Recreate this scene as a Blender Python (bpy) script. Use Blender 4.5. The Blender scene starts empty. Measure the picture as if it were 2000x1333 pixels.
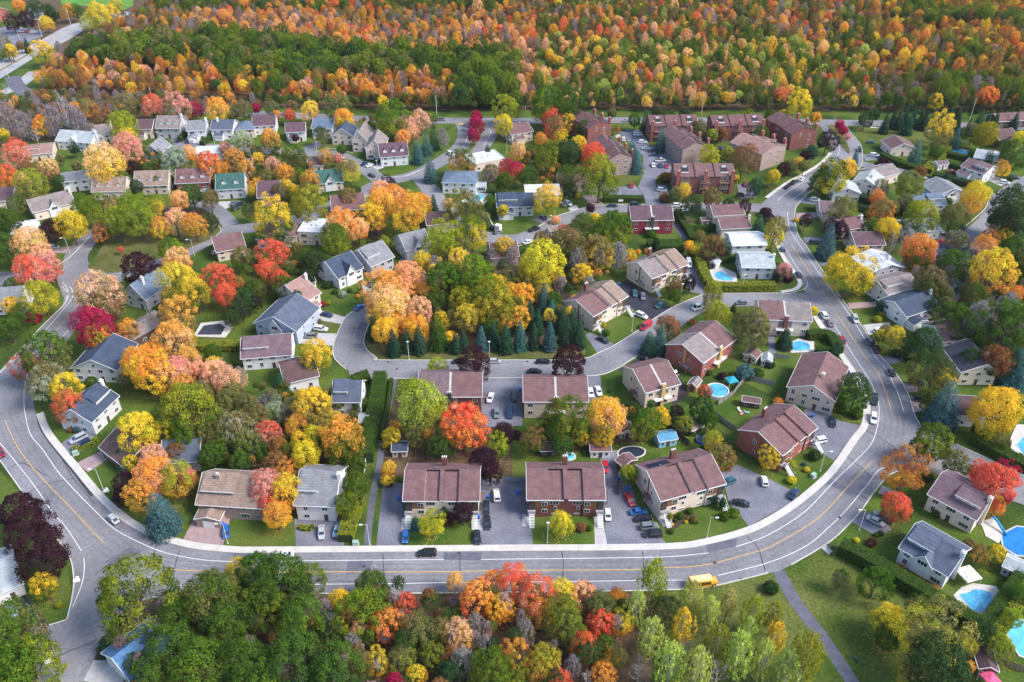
import bpy, bmesh, math, random
import numpy as np
from mathutils import Vector, Matrix
random.seed(7)
S = bpy.context.scene
C = S.collection
# ------------------------------------------------------------ camera, sky, sun
F = 1640.0; PITCH = math.radians(34.5); H = 161.0; CX, CY = 1000.0, 666.5
cp, sp = math.cos(PITCH), math.sin(PITCH)
cd = bpy.data.cameras.new('camera'); cam = bpy.data.objects.new('camera', cd); C.objects.link(cam)
cam.location = (0, 0, H); cam.rotation_euler = (math.pi/2-PITCH, 0, 0)
cd.sensor_width = 36; cd.lens = F/2000*36; cd.clip_start = 1; cd.clip_end = 6000
S.camera = cam
S.render.engine = 'CYCLES'
S.render.resolution_x = 1024; S.render.resolution_y = 682
W = bpy.data.worlds.new('World'); S.world = W; W.use_nodes = True
SUN_EL, SUN_AZ = math.radians(46), math.radians(106)      # azimuth from +Y (away from camera) towards +X
nt = W.node_tree; nt.nodes.clear()
sky = nt.nodes.new('ShaderNodeTexSky'); sky.sky_type = 'NISHITA'; sky.sun_disc = False
sky.sun_elevation = SUN_EL; sky.sun_rotation = SUN_AZ
bg = nt.nodes.new('ShaderNodeBackground'); bg.inputs[1].default_value = 0.15
wo = nt.nodes.new('ShaderNodeOutputWorld')
nt.links.new(sky.outputs[0], bg.inputs[0]); nt.links.new(bg.outputs[0], wo.inputs[0])
sl = bpy.data.lights.new('sun', 'SUN'); sl.energy = 2.5; sl.angle = math.radians(22); sl.color = (1, .94, .88)
so = bpy.data.objects.new('sun', sl); C.objects.link(so)
sd = Vector((math.sin(SUN_AZ)*math.cos(SUN_EL), math.cos(SUN_AZ)*math.cos(SUN_EL), math.sin(SUN_EL)))
so.rotation_euler = sd.to_track_quat('Z', 'Y').to_euler()
S.view_settings.view_transform = 'Standard'; S.view_settings.look = 'None'
S.view_settings.exposure = 1.08; S.view_settings.gamma = 1
S.cycles.max_bounces = 5; S.cycles.transparent_max_bounces = 4

# ------------------------------------------------------------ pixel <-> world (2000 x 1333 photo)
def P(x, y, z=0.0):
    u = (x-CX)/F; w = (y-CY)/F
    t = (H-z)/(sp+w*cp)
    return Vector((t*u, t*(cp-w*sp), z))
def px(p):
    zc = p[1]*cp + (H-p[2])*sp
    return (CX+F*p[0]/zc, CY+F*((H-p[2])*cp-p[1]*sp)/zc)
def scale(x, y): return (sp+(y-CY)/F*cp)*F/H

# ------------------------------------------------------------ materials
MATS = {}
def nn(t, k, **kw):
    n = t.nodes.new(k)
    for a, b in kw.items():
        if a.startswith('_'): n.inputs[int(a[1:])].default_value = b
        else: setattr(n, a, b)
    return n
def mat(name, col, rough=.8, ns=1.5, amt=.25, col2=None, ns2=None, metal=0, spec=.3, bump=0, coat=0, stretch=None):
    if name in MATS: return MATS[name]
    m = bpy.data.materials.new(name); m.use_nodes = True; t = m.node_tree; L = t.links
    b = t.nodes['Principled BSDF']
    b.inputs['Roughness'].default_value = rough; b.inputs['Metallic'].default_value = metal
    b.inputs['Specular IOR Level'].default_value = spec; b.inputs['Coat Weight'].default_value = coat
    tc = nn(t, 'ShaderNodeTexCoord'); src = tc.outputs['Object']
    if stretch:
        mp = nn(t, 'ShaderNodeMapping'); mp.inputs['Scale'].default_value = stretch
        L.new(src, mp.inputs[0]); src = mp.outputs[0]
    n = nn(t, 'ShaderNodeTexNoise'); n.inputs['Scale'].default_value = ns; n.inputs['Detail'].default_value = 5
    L.new(src, n.inputs['Vector'])
    r = nn(t, 'ShaderNodeValToRGB'); c = Vector(col)
    a2 = Vector(col2) if col2 else c*(1+amt)
    a1 = c if col2 else c*(1-amt)
    r.color_ramp.elements[0].position = .35; r.color_ramp.elements[1].position = .65
    r.color_ramp.elements[0].color = (*a1, 1); r.color_ramp.elements[1].color = (*a2, 1)
    L.new(n.outputs[0], r.inputs[0]); out = r.outputs[0]
    n2 = nn(t, 'ShaderNodeTexNoise'); n2.inputs['Scale'].default_value = ns2 or ns*7; n2.inputs['Detail'].default_value = 3
    L.new(src, n2.inputs['Vector'])
    mr = nn(t, 'ShaderNodeMapRange'); mr.inputs[1].default_value = .3; mr.inputs[2].default_value = .7
    mr.inputs[3].default_value = 1-amt; mr.inputs[4].default_value = 1+amt
    L.new(n2.outputs[0], mr.inputs[0])
    mx = nn(t, 'ShaderNodeVectorMath', operation='SCALE'); L.new(out, mx.inputs[0]); L.new(mr.outputs[0], mx.inputs['Scale'])
    L.new(mx.outputs[0], b.inputs['Base Color'])
    if bump:
        bp = nn(t, 'ShaderNodeBump'); bp.inputs['Strength'].default_value = bump; bp.inputs['Distance'].default_value = .05
        L.new(n2.outputs[0], bp.inputs['Height']); L.new(bp.outputs[0], b.inputs['Normal'])
    MATS[name] = m; return m
def brickmat(name, col, mortar, sx=1.0, sy=1.0, row=.25, wid=.8, amt=.18, rough=.85, msize=.012):
    """courses laid on the surface: bricks, siding boards or shingles, in object coordinates"""
    if name in MATS: return MATS[name]
    m = mat(name, col, rough=rough, ns=.45, amt=amt, ns2=6)
    t = m.node_tree; L = t.links; b = t.nodes['Principled BSDF']
    prev = b.inputs['Base Color'].links[0].from_socket
    tc = nn(t, 'ShaderNodeTexCoord'); sx_ = nn(t, 'ShaderNodeSeparateXYZ'); L.new(tc.outputs['Object'], sx_.inputs[0])
    ad = nn(t, 'ShaderNodeMath', operation='ADD'); L.new(sx_.outputs[0], ad.inputs[0]); L.new(sx_.outputs[1], ad.inputs[1])
    cb = nn(t, 'ShaderNodeCombineXYZ'); L.new(ad.outputs[0], cb.inputs[0]); L.new(sx_.outputs[2], cb.inputs[1])
    bt = nn(t, 'ShaderNodeTexBrick'); L.new(cb.outputs[0], bt.inputs['Vector'])
    bt.inputs['Color1'].default_value = (1, 1, 1, 1); bt.inputs['Color2'].default_value = (.78, .78, .78, 1)
    bt.inputs['Mortar'].default_value = (*[min(3, q/max(w, .01)) for q, w in zip(mortar, col)], 1)
    bt.inputs['Scale'].default_value = 1; bt.inputs['Mortar Size'].default_value = msize
    bt.inputs['Brick Width'].default_value = wid; bt.inputs['Row Height'].default_value = row
    mm = nn(t, 'ShaderNodeVectorMath', operation='MULTIPLY'); L.new(prev, mm.inputs[0]); L.new(bt.outputs[0], mm.inputs[1])
    L.new(mm.outputs[0], b.inputs['Base Color'])
    return m
ROOFC = dict(brown=(.19, .105, .105), red=(.17, .085, .085), mauve=(.18, .12, .135), tan=(.30, .215, .17), pink=(.33, .2, .175),
             grey=(.23, .235, .25), blue=(.14, .19, .26), navy=(.055, .075, .12), dark=(.05, .05, .07), slate=(.10, .12, .17),
             white=(.62, .64, .66), pale=(.42, .46, .48), green=(.05, .13, .11), greige=(.25, .21, .2), umber=(.12, .07, .07),
             bright=(.09, .2, .38), teal=(.03, .3, .4), plum=(.13, .075, .09), sky=(.12, .32, .5))
WALLC = dict(cream=(.80, .66, .54), white=(.80, .79, .78), brick=(.22, .07, .06), red=(.36, .10, .075), orange=(.50, .19, .06),
             wood=(.22, .10, .035), brown=(.12, .07, .05), grey=(.50, .49, .52), beige=(.70, .57, .46), blue=(.45, .52, .66),
             crimson=(.30, .03, .045), pinkb=(.52, .27, .2), mauve=(.38, .28, .25), dbrick=(.17, .055, .045), lgrey=(.66, .65, .66),
             sky=(.25, .5, .72), yel=(.6, .42, .16), dark=(.06, .055, .06))
def RM(k): return brickmat('shingle_'+k, ROOFC[k], [c*.6 for c in ROOFC[k]], row=.22, wid=.6, amt=.14, msize=.02)
def WM(k):
    if k in ('brick', 'red', 'dbrick', 'crimson', 'pinkb'):
        return brickmat('brick_'+k, WALLC[k], (.3, .2, .17), row=.2, wid=.5, amt=.12, msize=.008)
    return brickmat('siding_'+k, WALLC[k], [c*.55 for c in WALLC[k]], row=.25, wid=6, amt=.05, msize=.015)
M_white = mat('white_trim', (.78, .78, .77), .5, 3, .05)
M_concrete = mat('concrete', (.42, .40, .37), .9, .8, .1)
M_metal = mat('galvanised', (.5, .5, .5), .4, 2, .1, metal=.6)
M_wood = mat('timber', (.26, .18, .12), .85, 2, .3)
M_darkwood = mat('dark_timber', (.08, .05, .035), .85, 2, .3)
M_glass = mat('window_glass', (.025, .035, .055), .12, .25, .6, spec=.9)
M_blue = mat('blue_plastic', (.02, .14, .55), .4, 2, .05)
M_tyre = mat('rubber', (.012, .012, .013), .8, 3, .2)
M_lamp = mat('lamp_lens', (.7, .7, .62), .3, 3, .03)
def objcol(name, rough=.35, coat=.6, metal=0):
    m = bpy.data.materials.new(name); m.use_nodes = True; t = m.node_tree; b = t.nodes['Principled BSDF']
    oi = nn(t, 'ShaderNodeObjectInfo'); nz = nn(t, 'ShaderNodeTexNoise'); nz.inputs['Scale'].default_value = 2.5
    tc = nn(t, 'ShaderNodeTexCoord'); t.links.new(tc.outputs['Object'], nz.inputs['Vector'])
    mr = nn(t, 'ShaderNodeMapRange'); mr.inputs[3].default_value = .88; mr.inputs[4].default_value = 1.08
    t.links.new(nz.outputs[0], mr.inputs[0])
    vm = nn(t, 'ShaderNodeVectorMath', operation='SCALE'); t.links.new(oi.outputs['Color'], vm.inputs[0]); t.links.new(mr.outputs[0], vm.inputs['Scale'])
    t.links.new(vm.outputs[0], b.inputs['Base Color']); b.inputs['Roughness'].default_value = rough
    b.inputs['Coat Weight'].default_value = coat; b.inputs['Metallic'].default_value = metal
    return m
M_paint = objcol('car_paint', .3, .8, .15)
M_anyplastic = objcol('plastic', .5, 0)
def leafmat(name, attr=True):
    m = bpy.data.materials.new(name); m.use_nodes = True; t = m.node_tree; L = t.links
    t.nodes.clear(); out = nn(t, 'ShaderNodeOutputMaterial')
    def A(nm): return nn(t, 'ShaderNodeAttribute', attribute_type='INSTANCER', attribute_name=nm)
    a1, a2 = A('tone1'), A('tone2')
    tc = nn(t, 'ShaderNodeTexCoord'); sep = nn(t, 'ShaderNodeSeparateXYZ'); L.new(tc.outputs['Object'], sep.inputs[0])
    n1 = nn(t, 'ShaderNodeTexNoise'); n1.inputs['Scale'].default_value = 1.6; n1.inputs['Detail'].default_value = 2
    oi = nn(t, 'ShaderNodeObjectInfo')
    sh = nn(t, 'ShaderNodeVectorMath', operation='MULTIPLY_ADD'); sh.inputs[1].default_value = (1, 1, 1)
    cb = nn(t, 'ShaderNodeCombineXYZ'); mu = nn(t, 'ShaderNodeMath', operation='MULTIPLY'); mu.inputs[1].default_value = 40
    L.new(oi.outputs['Random'], mu.inputs[0]); L.new(mu.outputs[0], cb.inputs[0]); L.new(mu.outputs[0], cb.inputs[1])
    L.new(tc.outputs['Object'], sh.inputs[0]); L.new(cb.outputs[0], sh.inputs[2]); L.new(sh.outputs[0], n1.inputs['Vector'])
    # share of the second tone: patchy, a little more of it low in the crown
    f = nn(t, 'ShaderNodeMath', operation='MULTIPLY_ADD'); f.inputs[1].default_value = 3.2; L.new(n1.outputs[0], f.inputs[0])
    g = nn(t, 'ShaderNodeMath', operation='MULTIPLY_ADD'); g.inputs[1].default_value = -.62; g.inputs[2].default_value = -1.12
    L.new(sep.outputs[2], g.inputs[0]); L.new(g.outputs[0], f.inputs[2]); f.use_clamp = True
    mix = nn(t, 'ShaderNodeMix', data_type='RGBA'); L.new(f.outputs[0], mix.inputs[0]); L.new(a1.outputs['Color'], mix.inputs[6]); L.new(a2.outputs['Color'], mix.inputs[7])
    n2 = nn(t, 'ShaderNodeTexNoise'); n2.inputs['Scale'].default_value = 9; L.new(sh.outputs[0], n2.inputs['Vector'])
    mr = nn(t, 'ShaderNodeMapRange'); mr.inputs[1].default_value = .3; mr.inputs[2].default_value = .7; mr.inputs[3].default_value = .6; mr.inputs[4].default_value = 1.4
    L.new(n2.outputs[0], mr.inputs[0])
    geo = nn(t, 'ShaderNodeNewGeometry')
    hs = nn(t, 'ShaderNodeHueSaturation'); L.new(mix.outputs[2], hs.inputs['Color']); L.new(mr.outputs[0], hs.inputs['Value'])
    hh = nn(t, 'ShaderNodeMapRange'); hh.inputs[3].default_value = .485; hh.inputs[4].default_value = .515; L.new(n1.outputs[0], hh.inputs[0]); L.new(hh.outputs[0], hs.inputs['Hue'])
    hs.inputs['Saturation'].default_value = 1.0
    d = nn(t, 'ShaderNodeBsdfDiffuse'); tr = nn(t, 'ShaderNodeBsdfTranslucent'); ms = nn(t, 'ShaderNodeMixShader'); ms.inputs[0].default_value = .3
    L.new(hs.outputs[0], d.inputs[0]); L.new(hs.outputs[0], tr.inputs[0]); L.new(d.outputs[0], ms.inputs[1]); L.new(tr.outputs[0], ms.inputs[2])
    L.new(ms.outputs[0], out.inputs[0]); return m
M_leaf = leafmat('leaves')
M_bark = mat('bark', (.12, .09, .075), .9, 4, .3)
M_palebark = mat('pale_bark', (.62, .57, .48), .9, 4, .25)
M_twig = mat('bare_twigs', (.36, .30, .29), .9, 4, .3)

# ------------------------------------------------------------ objects and tags
TOP = []      # (obj, label, anchor px) to make unique at the end
def tag(o, label=None, cat=None, group=None, kind=None):
    if label: o['label'] = label
    if cat: o['category'] = cat
    if group: o['group'] = group
    if kind: o['kind'] = kind
    return o
def empty(name, loc=(0, 0, 0), rz=0):
    o = bpy.data.objects.new(name, None); C.objects.link(o); o.location = loc; o.rotation_euler = (0, 0, rz)
    o.empty_display_size = .5; return o
def link(name, me, parent=None, loc=(0, 0, 0), rz=0, sc=None):
    o = bpy.data.objects.new(name, me); C.objects.link(o); o.parent = parent
    o.location = loc; o.rotation_euler = (0, 0, rz)
    if sc: o.scale = sc
    return o
class MB:
    def __init__(s): s.v = []; s.f = []; s.m = []
    def face(s, pts, mi=0):
        n = len(s.v); s.v += [tuple(p) for p in pts]; s.f.append(tuple(range(n, n+len(pts)))); s.m.append(mi)
    def box(s, x0, x1, y0, y1, z0, z1, mi=0, tf=None):
        q = [(x, y, z) for z in (z0, z1) for y in (y0, y1) for x in (x0, x1)]
        if tf: q = [tf(*a) for a in q]
        n = len(s.v); s.v += q
        for f in ((0, 2, 3, 1), (4, 5, 7, 6), (0, 1, 5, 4), (2, 6, 7, 3), (0, 4, 6, 2), (1, 3, 7, 5)):
            s.f.append(tuple(n+i for i in f)); s.m.append(mi)
        return s
    def prism(s, poly, a, b, axis='x', mi=0):
        """poly in (u,w) extruded from a to b along axis ('x': u=y ; 'y': u=x ; 'z': poly is xy)"""
        def pt(u, w, t): return (t, u, w) if axis == 'x' else ((u, t, w) if axis == 'y' else (u, w, t))
        n = len(s.v); k = len(poly)
        s.v += [pt(u, w, a) for u, w in poly]+[pt(u, w, b) for u, w in poly]
        s.f.append(tuple(n+i for i in range(k))); s.f.append(tuple(n+k+i for i in reversed(range(k)))); s.m += [mi, mi]
        for i in range(k):
            j = (i+1) % k; s.f.append((n+i, n+k+i, n+k+j, n+j)); s.m.append(mi)
        return s
    def tube(s, p0, p1, r0, r1, k=6, mi=0, cap=True):
        p0, p1 = Vector(p0), Vector(p1); d = (p1-p0).normalized()
        a = d.orthogonal().normalized(); b = d.cross(a); n = len(s.v)
        for p, r in ((p0, r0), (p1, r1)):
            for i in range(k):
                t = 2*math.pi*i/k; s.v.append(tuple(p+(a*math.cos(t)+b*math.sin(t))*r))
        for i in range(k):
            j = (i+1) % k; s.f.append((n+i, n+j, n+k+j, n+k+i)); s.m.append(mi)
        if cap: s.f.append(tuple(n+k+i for i in range(k))); s.m.append(mi)
        return s
    def mesh(s, name, mats):
        me = bpy.data.meshes.new(name); me.from_pydata(s.v, [], s.f)
        for m in (mats if isinstance(mats, (list, tuple)) else [mats]): me.materials.append(m)
        me.polygons.foreach_set('material_index', s.m)
        bm = bmesh.new(); bm.from_mesh(me); bmesh.ops.recalc_face_normals(bm, faces=bm.faces); bm.to_mesh(me); bm.free()
        return me
    def build(s, name, mats, parent=None, loc=(0, 0, 0), rz=0): return link(name, s.mesh(name, mats), parent, loc, rz)

# ------------------------------------------------------------ ground, roads, markings
def cr(pts, n=8, closed=False):
    """Catmull-Rom through world points"""
    if len(pts) < 3: return pts
    out = []; N = len(pts); rng = range(N if closed else N-1)
    for i in rng:
        g = (lambda k: pts[k % N]) if closed else (lambda k: pts[min(max(k, 0), N-1)])
        p0, p1, p2, p3 = g(i-1), g(i), g(i+1), g(i+2)
        for j in range(n):
            t = j/n; out.append(.5*((2*p1)+(p2-p0)*t+(2*p0-5*p1+4*p2-p3)*t*t+(3*p1-p0-3*p2+p3)*t**3))
    if not closed: out.append(pts[-1])
    return out
def wpts(s, z=0): return [P(float(a.split(',')[0]), float(a.split(',')[1]), z) for a in s.split()]
def resample(pts, n):
    d = [0]
    for a, b in zip(pts, pts[1:]): d.append(d[-1]+(b-a).length)
    out = []; k = 0
    for i in range(n):
        t = d[-1]*i/(n-1)
        while k < len(d)-2 and d[k+1] < t: k += 1
        f = (t-d[k])/max(1e-6, d[k+1]-d[k]); out.append(pts[k].lerp(pts[k+1], min(max(f, 0), 1)))
    return out
def ribbon(name, A, B, z, m, thick=0, kind='structure', smooth=True):
    if smooth: A, B = cr(A), cr(B)
    n = max(len(A), len(B)); A, B = resample(A, n), resample(B, n); mb = MB()
    for i in range(n-1):
        q = [A[i], A[i+1], B[i+1], B[i]]; mb.face([(p.x, p.y, z) for p in q])
        if thick:
            for a, b in ((A[i], A[i+1]), (B[i], B[i+1])): mb.face([(a.x, a.y, z), (b.x, b.y, z), (b.x, b.y, z-thick), (a.x, a.y, z-thick)])
    if thick:
        for a, b in ((A[0], B[0]), (A[-1], B[-1])): mb.face([(a.x, a.y, z), (b.x, b.y, z), (b.x, b.y, z-thick), (a.x, a.y, z-thick)])
    o = mb.build(name, m)
    if kind: o['kind'] = kind
    return o
def offset(pts, d):
    out = []
    for i, p in enumerate(pts):
        a = pts[max(i-1, 0)]; b = pts[min(i+1, len(pts)-1)]; t = (b-a); t.z = 0; t.normalize()
        out.append(p+Vector((-t.y, t.x, 0))*d)
    return out
def strip(name, s, w, z, m, thick=0, kind='structure', dz=0):
    c = cr(wpts(s)); return ribbon(name, offset(c, w/2), offset(c, -w/2), z, m, thick, kind, smooth=False)
def sheet(name, s, z, m, thick=0, closed=False, kind='structure', smooth=False, parent=None):
    w = wpts(s) if isinstance(s, str) else s
    if smooth: w = cr(w, 6, True)
    me = bpy.data.meshes.new(name); n = len(w)
    from mathutils.geometry import tessellate_polygon
    tris = tessellate_polygon([[Vector((p.x, p.y, 0)) for p in w]])
    v = [(p.x, p.y, z) for p in w]; f = [tuple(t) for t in tris]
    if thick:
        v += [(p.x, p.y, z-thick) for p in w]
        f += [(i, (i+1) % n, n+(i+1) % n, n+i) for i in range(n)]
    me.from_pydata(v, [], f); me.materials.append(m)
    bm = bmesh.new(); bm.from_mesh(me); bmesh.ops.recalc_face_normals(bm, faces=bm.faces)
    for q in bm.faces:
        if abs(q.normal.z) > .9 and q.normal.z < 0: q.normal_flip()
    bm.to_mesh(me); bm.free()
    o = link(name, me, parent)
    if kind: o['kind'] = kind
    return o

def groundmat():
    m = bpy.data.materials.new('grass_ground'); m.use_nodes = True; t = m.node_tree; L = t.links; b = t.nodes['Principled BSDF']
    tc = nn(t, 'ShaderNodeTexCoord'); b.inputs['Roughness'].default_value = .95; b.inputs['Specular IOR Level'].default_value = .1
    def N(s, d=4):
        n = nn(t, 'ShaderNodeTexNoise'); n.inputs['Scale'].default_value = s; n.inputs['Detail'].default_value = d; L.new(tc.outputs['Object'], n.inputs['Vector']); return n
    r = nn(t, 'ShaderNodeValToRGB'); e = r.color_ramp.elements
    e[0].position = .3; e[0].color = (.024, .045, .009, 1); e[1].position = .74; e[1].color = (.12, .095, .045, 1)
    k = e.new(.45); k.color = (.05, .085, .014, 1); k = e.new(.58); k.color = (.08, .125, .018, 1)
    L.new(N(.055, 8).outputs[0], r.inputs[0])
    mr = nn(t, 'ShaderNodeMapRange'); mr.inputs[1].default_value = .3; mr.inputs[2].default_value = .7; mr.inputs[3].default_value = .65; mr.inputs[4].default_value = 1.35
    L.new(N(1.7, 6).outputs[0], mr.inputs[0])
    v = nn(t, 'ShaderNodeVectorMath', operation='SCALE'); L.new(r.outputs[0], v.inputs[0]); L.new(mr.outputs[0], v.inputs['Scale'])
    L.new(v.outputs[0], b.inputs['Base Color']); return m
M_ground = groundmat()
M_lawn = mat('lawn', (.045, .092, .012), .95, .1, .32, ns2=2.4, spec=.1, col2=(.10, .13, .025))
M_dry = mat('dry_lawn', (.07, .085, .02), .95, .12, .3, ns2=3, spec=.1, col2=(.13, .12, .045))
M_litter = mat('leaf_litter', (.07, .045, .03), .95, .3, .35, ns2=2.5, spec=.1, col2=(.13, .09, .05))
M_asph = mat('asphalt', (.160, .157, .172), .9, .07, .16, ns2=1.1, spec=.15, col2=(.235, .23, .245))
M_drive = mat('driveway_asphalt', (.13, .13, .16), .9, .15, .2, ns2=2, spec=.15, col2=(.20, .20, .235))
M_tar = mat('fresh_asphalt', (.035, .035, .05), .8, .3, .2, spec=.2)
M_patch = mat('patched_asphalt', (.12, .12, .15), .9, .5, .15, spec=.15)
M_crack = mat('tar_seam', (.05, .05, .065), .8, .5, .15, spec=.15)
M_paver = mat('pink_pavers', (.33, .24, .24), .9, .6, .12, spec=.1)
M_walk = mat('sidewalk_concrete', (.52, .49, .45), .9, .4, .08, ns2=2, spec=.15)
M_line = mat('white_road_paint', (.72, .72, .72), .7, 1.5, .12)
M_yel = mat('yellow_road_paint', (.72, .42, .10), .7, 1.5, .12)
M_bark_mulch = mat('mulch', (.06, .04, .03), .95, 1, .3)

g = MB(); NG = 24
for i in range(NG):
    for j in range(NG):
        x0, x1 = -3000+6000*i/NG, -3000+6000*(i+1)/NG; y0, y1 = -600+6000*j/NG, -600+6000*(j+1)/NG
        g.face([(x0, y0, 0), (x1, y0, 0), (x1, y1, 0), (x0, y1, 0)])
tag(g.build('ground', M_ground), kind='structure')
# ------------------------------------------------------------ vegetation meshes
def unit(v): return v/np.maximum(np.linalg.norm(v, axis=-1, keepdims=True), 1e-9)
def quads_mesh(name, pos, nrm, size, m, asp=1.0, rng=None):
    n = len(pos); r = rng.normal(size=(n, 3)); a = unit(np.cross(nrm, r)); b = np.cross(nrm, a)
    s = size[:, None]; v = np.stack([pos-a*s, pos-b*s*asp*.8, pos+a*s, pos+b*s*asp*.8], 1).reshape(-1, 3)
    me = bpy.data.meshes.new(name); me.vertices.add(4*n); me.vertices.foreach_set('co', v.astype('f4').ravel())
    me.loops.add(4*n); me.loops.foreach_set('vertex_index', np.arange(4*n, dtype='i4'))
    me.polygons.add(n); me.polygons.foreach_set('loop_start', np.arange(0, 4*n, 4, dtype='i4'))
    me.update(calc_edges=True); me.materials.append(m); return me
def crown_mesh(name, seed, K=58, per=150, rc=(.20, .34), leaf=.031, R=.75, lump=.22, zmin=-.8, taper=0):
    rng = np.random.default_rng(seed); P_, N_, S_ = [], [], []
    lobes = unit(rng.normal(size=(7, 3))); la = rng.uniform(-lump, lump, 7)
    for k in range(K):
        z = 1-2*(k+.5)/K; z = max(z, zmin+rng.uniform(0, .3)); ph = k*2.39996+rng.uniform(-.35, .35); s = math.sqrt(max(0, 1-z*z))
        d = np.array([s*math.cos(ph), s*math.sin(ph), z])
        rr = R*(1+float((la*np.clip(lobes@d, 0, 1)**2).sum())+rng.uniform(-.10, .08))
        c = d*rr; c[:2] *= 1-taper*max(0, d[2]); rad = rng.uniform(*rc)
        e = unit(rng.normal(size=(per, 3))+d*.7); rad_i = rad*rng.uniform(.55, 1.05, (per, 1))
        p = c+e*rad_i*np.array([1, 1, .8]); nn_ = unit(e*.7+d*.35+rng.normal(size=(per, 3))*.45)
        P_.append(p); N_.append(nn_); S_.append(leaf*rng.uniform(.55, 1.25, per))
    # sparse inner leaves
    e = unit(rng.normal(size=(300, 3)))*rng.uniform(.1, .6, (300, 1)); P_.append(e); N_.append(unit(rng.normal(size=(300, 3)))); S_.append(leaf*1.3*np.ones(300))
    return quads_mesh(name, np.concatenate(P_), np.concatenate(N_), np.concatenate(S_), M_leaf, rng=rng)
def conifer_mesh(name, seed, W=15, leaf=.05, full=1.0):
    """z -1..1, radius 1 at the foot; whorls of drooping boughs"""
    rng = np.random.default_rng(seed); P_, N_, S_ = [], [], []
    for k in range(W):
        h = k/W; rk = (1-h)**.68*(1 if k else .85)+.04; nb = max(5, int(12*(1-h)+4)); off = rng.uniform(0, 6)
        for j in range(nb):
            a = off+2*math.pi*j/nb+rng.uniform(-.2, .2); r = rk*rng.uniform(.78, 1.08)*full; n = int(62*(.4+.6*r))
            t = rng.uniform(.15, 1, n)**.6; wd = .16*(1-t)+.05
            side = rng.normal(size=n)*wd*(.4+r)
            x = r*t*math.cos(a)-side*math.sin(a); y = r*t*math.sin(a)+side*math.cos(a)
            z = -1+2*(h+.03)-.10*t*t*(1-.5*h)+rng.uniform(-.03, .03, n)
            P_.append(np.stack([x, y, z], 1)); d = np.tile([math.cos(a)*.5, math.sin(a)*.5, .8], (n, 1))
            N_.append(unit(d+rng.normal(size=(n, 3))*.4)); S_.append(leaf*rng.uniform(.6, 1.3, n)*(.5+.5*(1-h)))
    return quads_mesh(name, np.concatenate(P_), np.concatenate(N_), np.concatenate(S_), M_leaf, 1.4, rng=rng)
def branch_mesh(name, seed, m, levels=4, up=.55, z0=-1.0, n0=9, r0=.022, spread=1.0):
    rng = random.Random(seed); mb = MB()
    def grow(p, d, l, r, lev):
        q = p+d*l; mb.tube(p, q, r, r*.6, 3, cap=False)
        if lev == 0: return
        for i in range(rng.choice((3, 4)) if lev > 1 else 4):
            nd = (d+Vector((rng.uniform(-1, 1), rng.uniform(-1, 1), rng.uniform(-.5, .9)*up+.25))*.75).normalized()
            grow(p.lerp(q, rng.uniform(.35, 1)), nd, l*rng.uniform(.5, .75), r*.55, lev-1)
    mb.tube((0, 0, z0), (0, 0, .5), r0*2, r0, 5, cap=False)
    for i in range(n0):
        a = i*2.4; z = z0+.25+(.5-z0-.25)*i/n0
        d = Vector((math.cos(a)*spread, math.sin(a)*spread, up+.5*i/n0)).normalized()
        grow(Vector((0, 0, z)), d, .52*(1-.4*i/n0), r0, levels-1)
    return mb.mesh(name, m)
def hash_leaves(name, seed, K, per, rc, leaf, hz=1.0):
    """thin open crown: small separated tufts"""
    rng = np.random.default_rng(seed); P_, N_, S_ = [], [], []
    for k in range(K):
        z = rng.uniform(-.75, 1); r = math.sqrt(max(.02, 1-z*z))*rng.uniform(.25, .95)*.8; a = rng.uniform(0, 6.283)
        c = np.array([r*math.cos(a), r*math.sin(a), z*.9]); e = unit(rng.normal(size=(per, 3)))
        P_.append(c+e*rng.uniform(.2, 1, (per, 1))*rng.uniform(*rc)*np.array([.8, .8, 1.5])); N_.append(unit(rng.normal(size=(per, 3))+[0, 0, .3])); S_.append(leaf*rng.uniform(.5, 1.2, per))
    return quads_mesh(name, np.concatenate(P_), np.concatenate(N_), np.concatenate(S_), M_leaf, rng=rng)
CROWNS = [crown_mesh('crown_leaves', 11), crown_mesh('crown_leaves', 12, K=72, per=120, rc=(.16, .30), lump=.38, R=.76), crown_mesh('crown_leaves', 13, K=46, lump=.4, taper=.25),
          crown_mesh('crown_leaves', 14, K=84, rc=(.14, .26), R=.8, lump=.3, per=105), crown_mesh('crown_leaves', 15, K=50, lump=.3, taper=.1), crown_mesh('crown_leaves', 16, K=90, rc=(.12, .24), R=.8, lump=.45, per=98)]
SMALLS = [crown_mesh('small_crown_leaves', 31, K=26, per=60, rc=(.3, .45), leaf=.075, R=.62), crown_mesh('small_crown_leaves', 32, K=30, per=55, rc=(.26, .42), leaf=.075, R=.66, lump=.35)]
SHRUBS = [crown_mesh('shrub_leaves', 21, K=34, per=70, rc=(.3, .4), leaf=.07, R=.66, lump=.1), crown_mesh('shrub_leaves', 22, K=34, per=60, rc=(.28, .42), leaf=.075, R=.64, lump=.25)]
CONES = [conifer_mesh('conifer_needles', 41), conifer_mesh('conifer_needles', 42, W=18, leaf=.042)]
BIGCONE = conifer_mesh('spruce_needles', 43, W=17, leaf=.032)
TUFTS = [hash_leaves('sparse_leaves', 51, 190, 26, (.07, .16), .034), hash_leaves('sparse_leaves', 52, 210, 24, (.06, .15), .032)]
BARES = [branch_mesh('bare_branches', 61, M_twig, spread=.85), branch_mesh('bare_branches', 62, M_twig, up=.8, spread=.65), branch_mesh('bare_branches', 63, M_twig, up=.4, n0=11, spread=.9)]
PALES = [branch_mesh('pale_branches', 71, M_palebark, levels=3, up=1.1, spread=.6, n0=10, r0=.016), branch_mesh('pale_branches', 72, M_palebark, levels=3, up=1.0, spread=.7, n0=9, r0=.016)]
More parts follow.
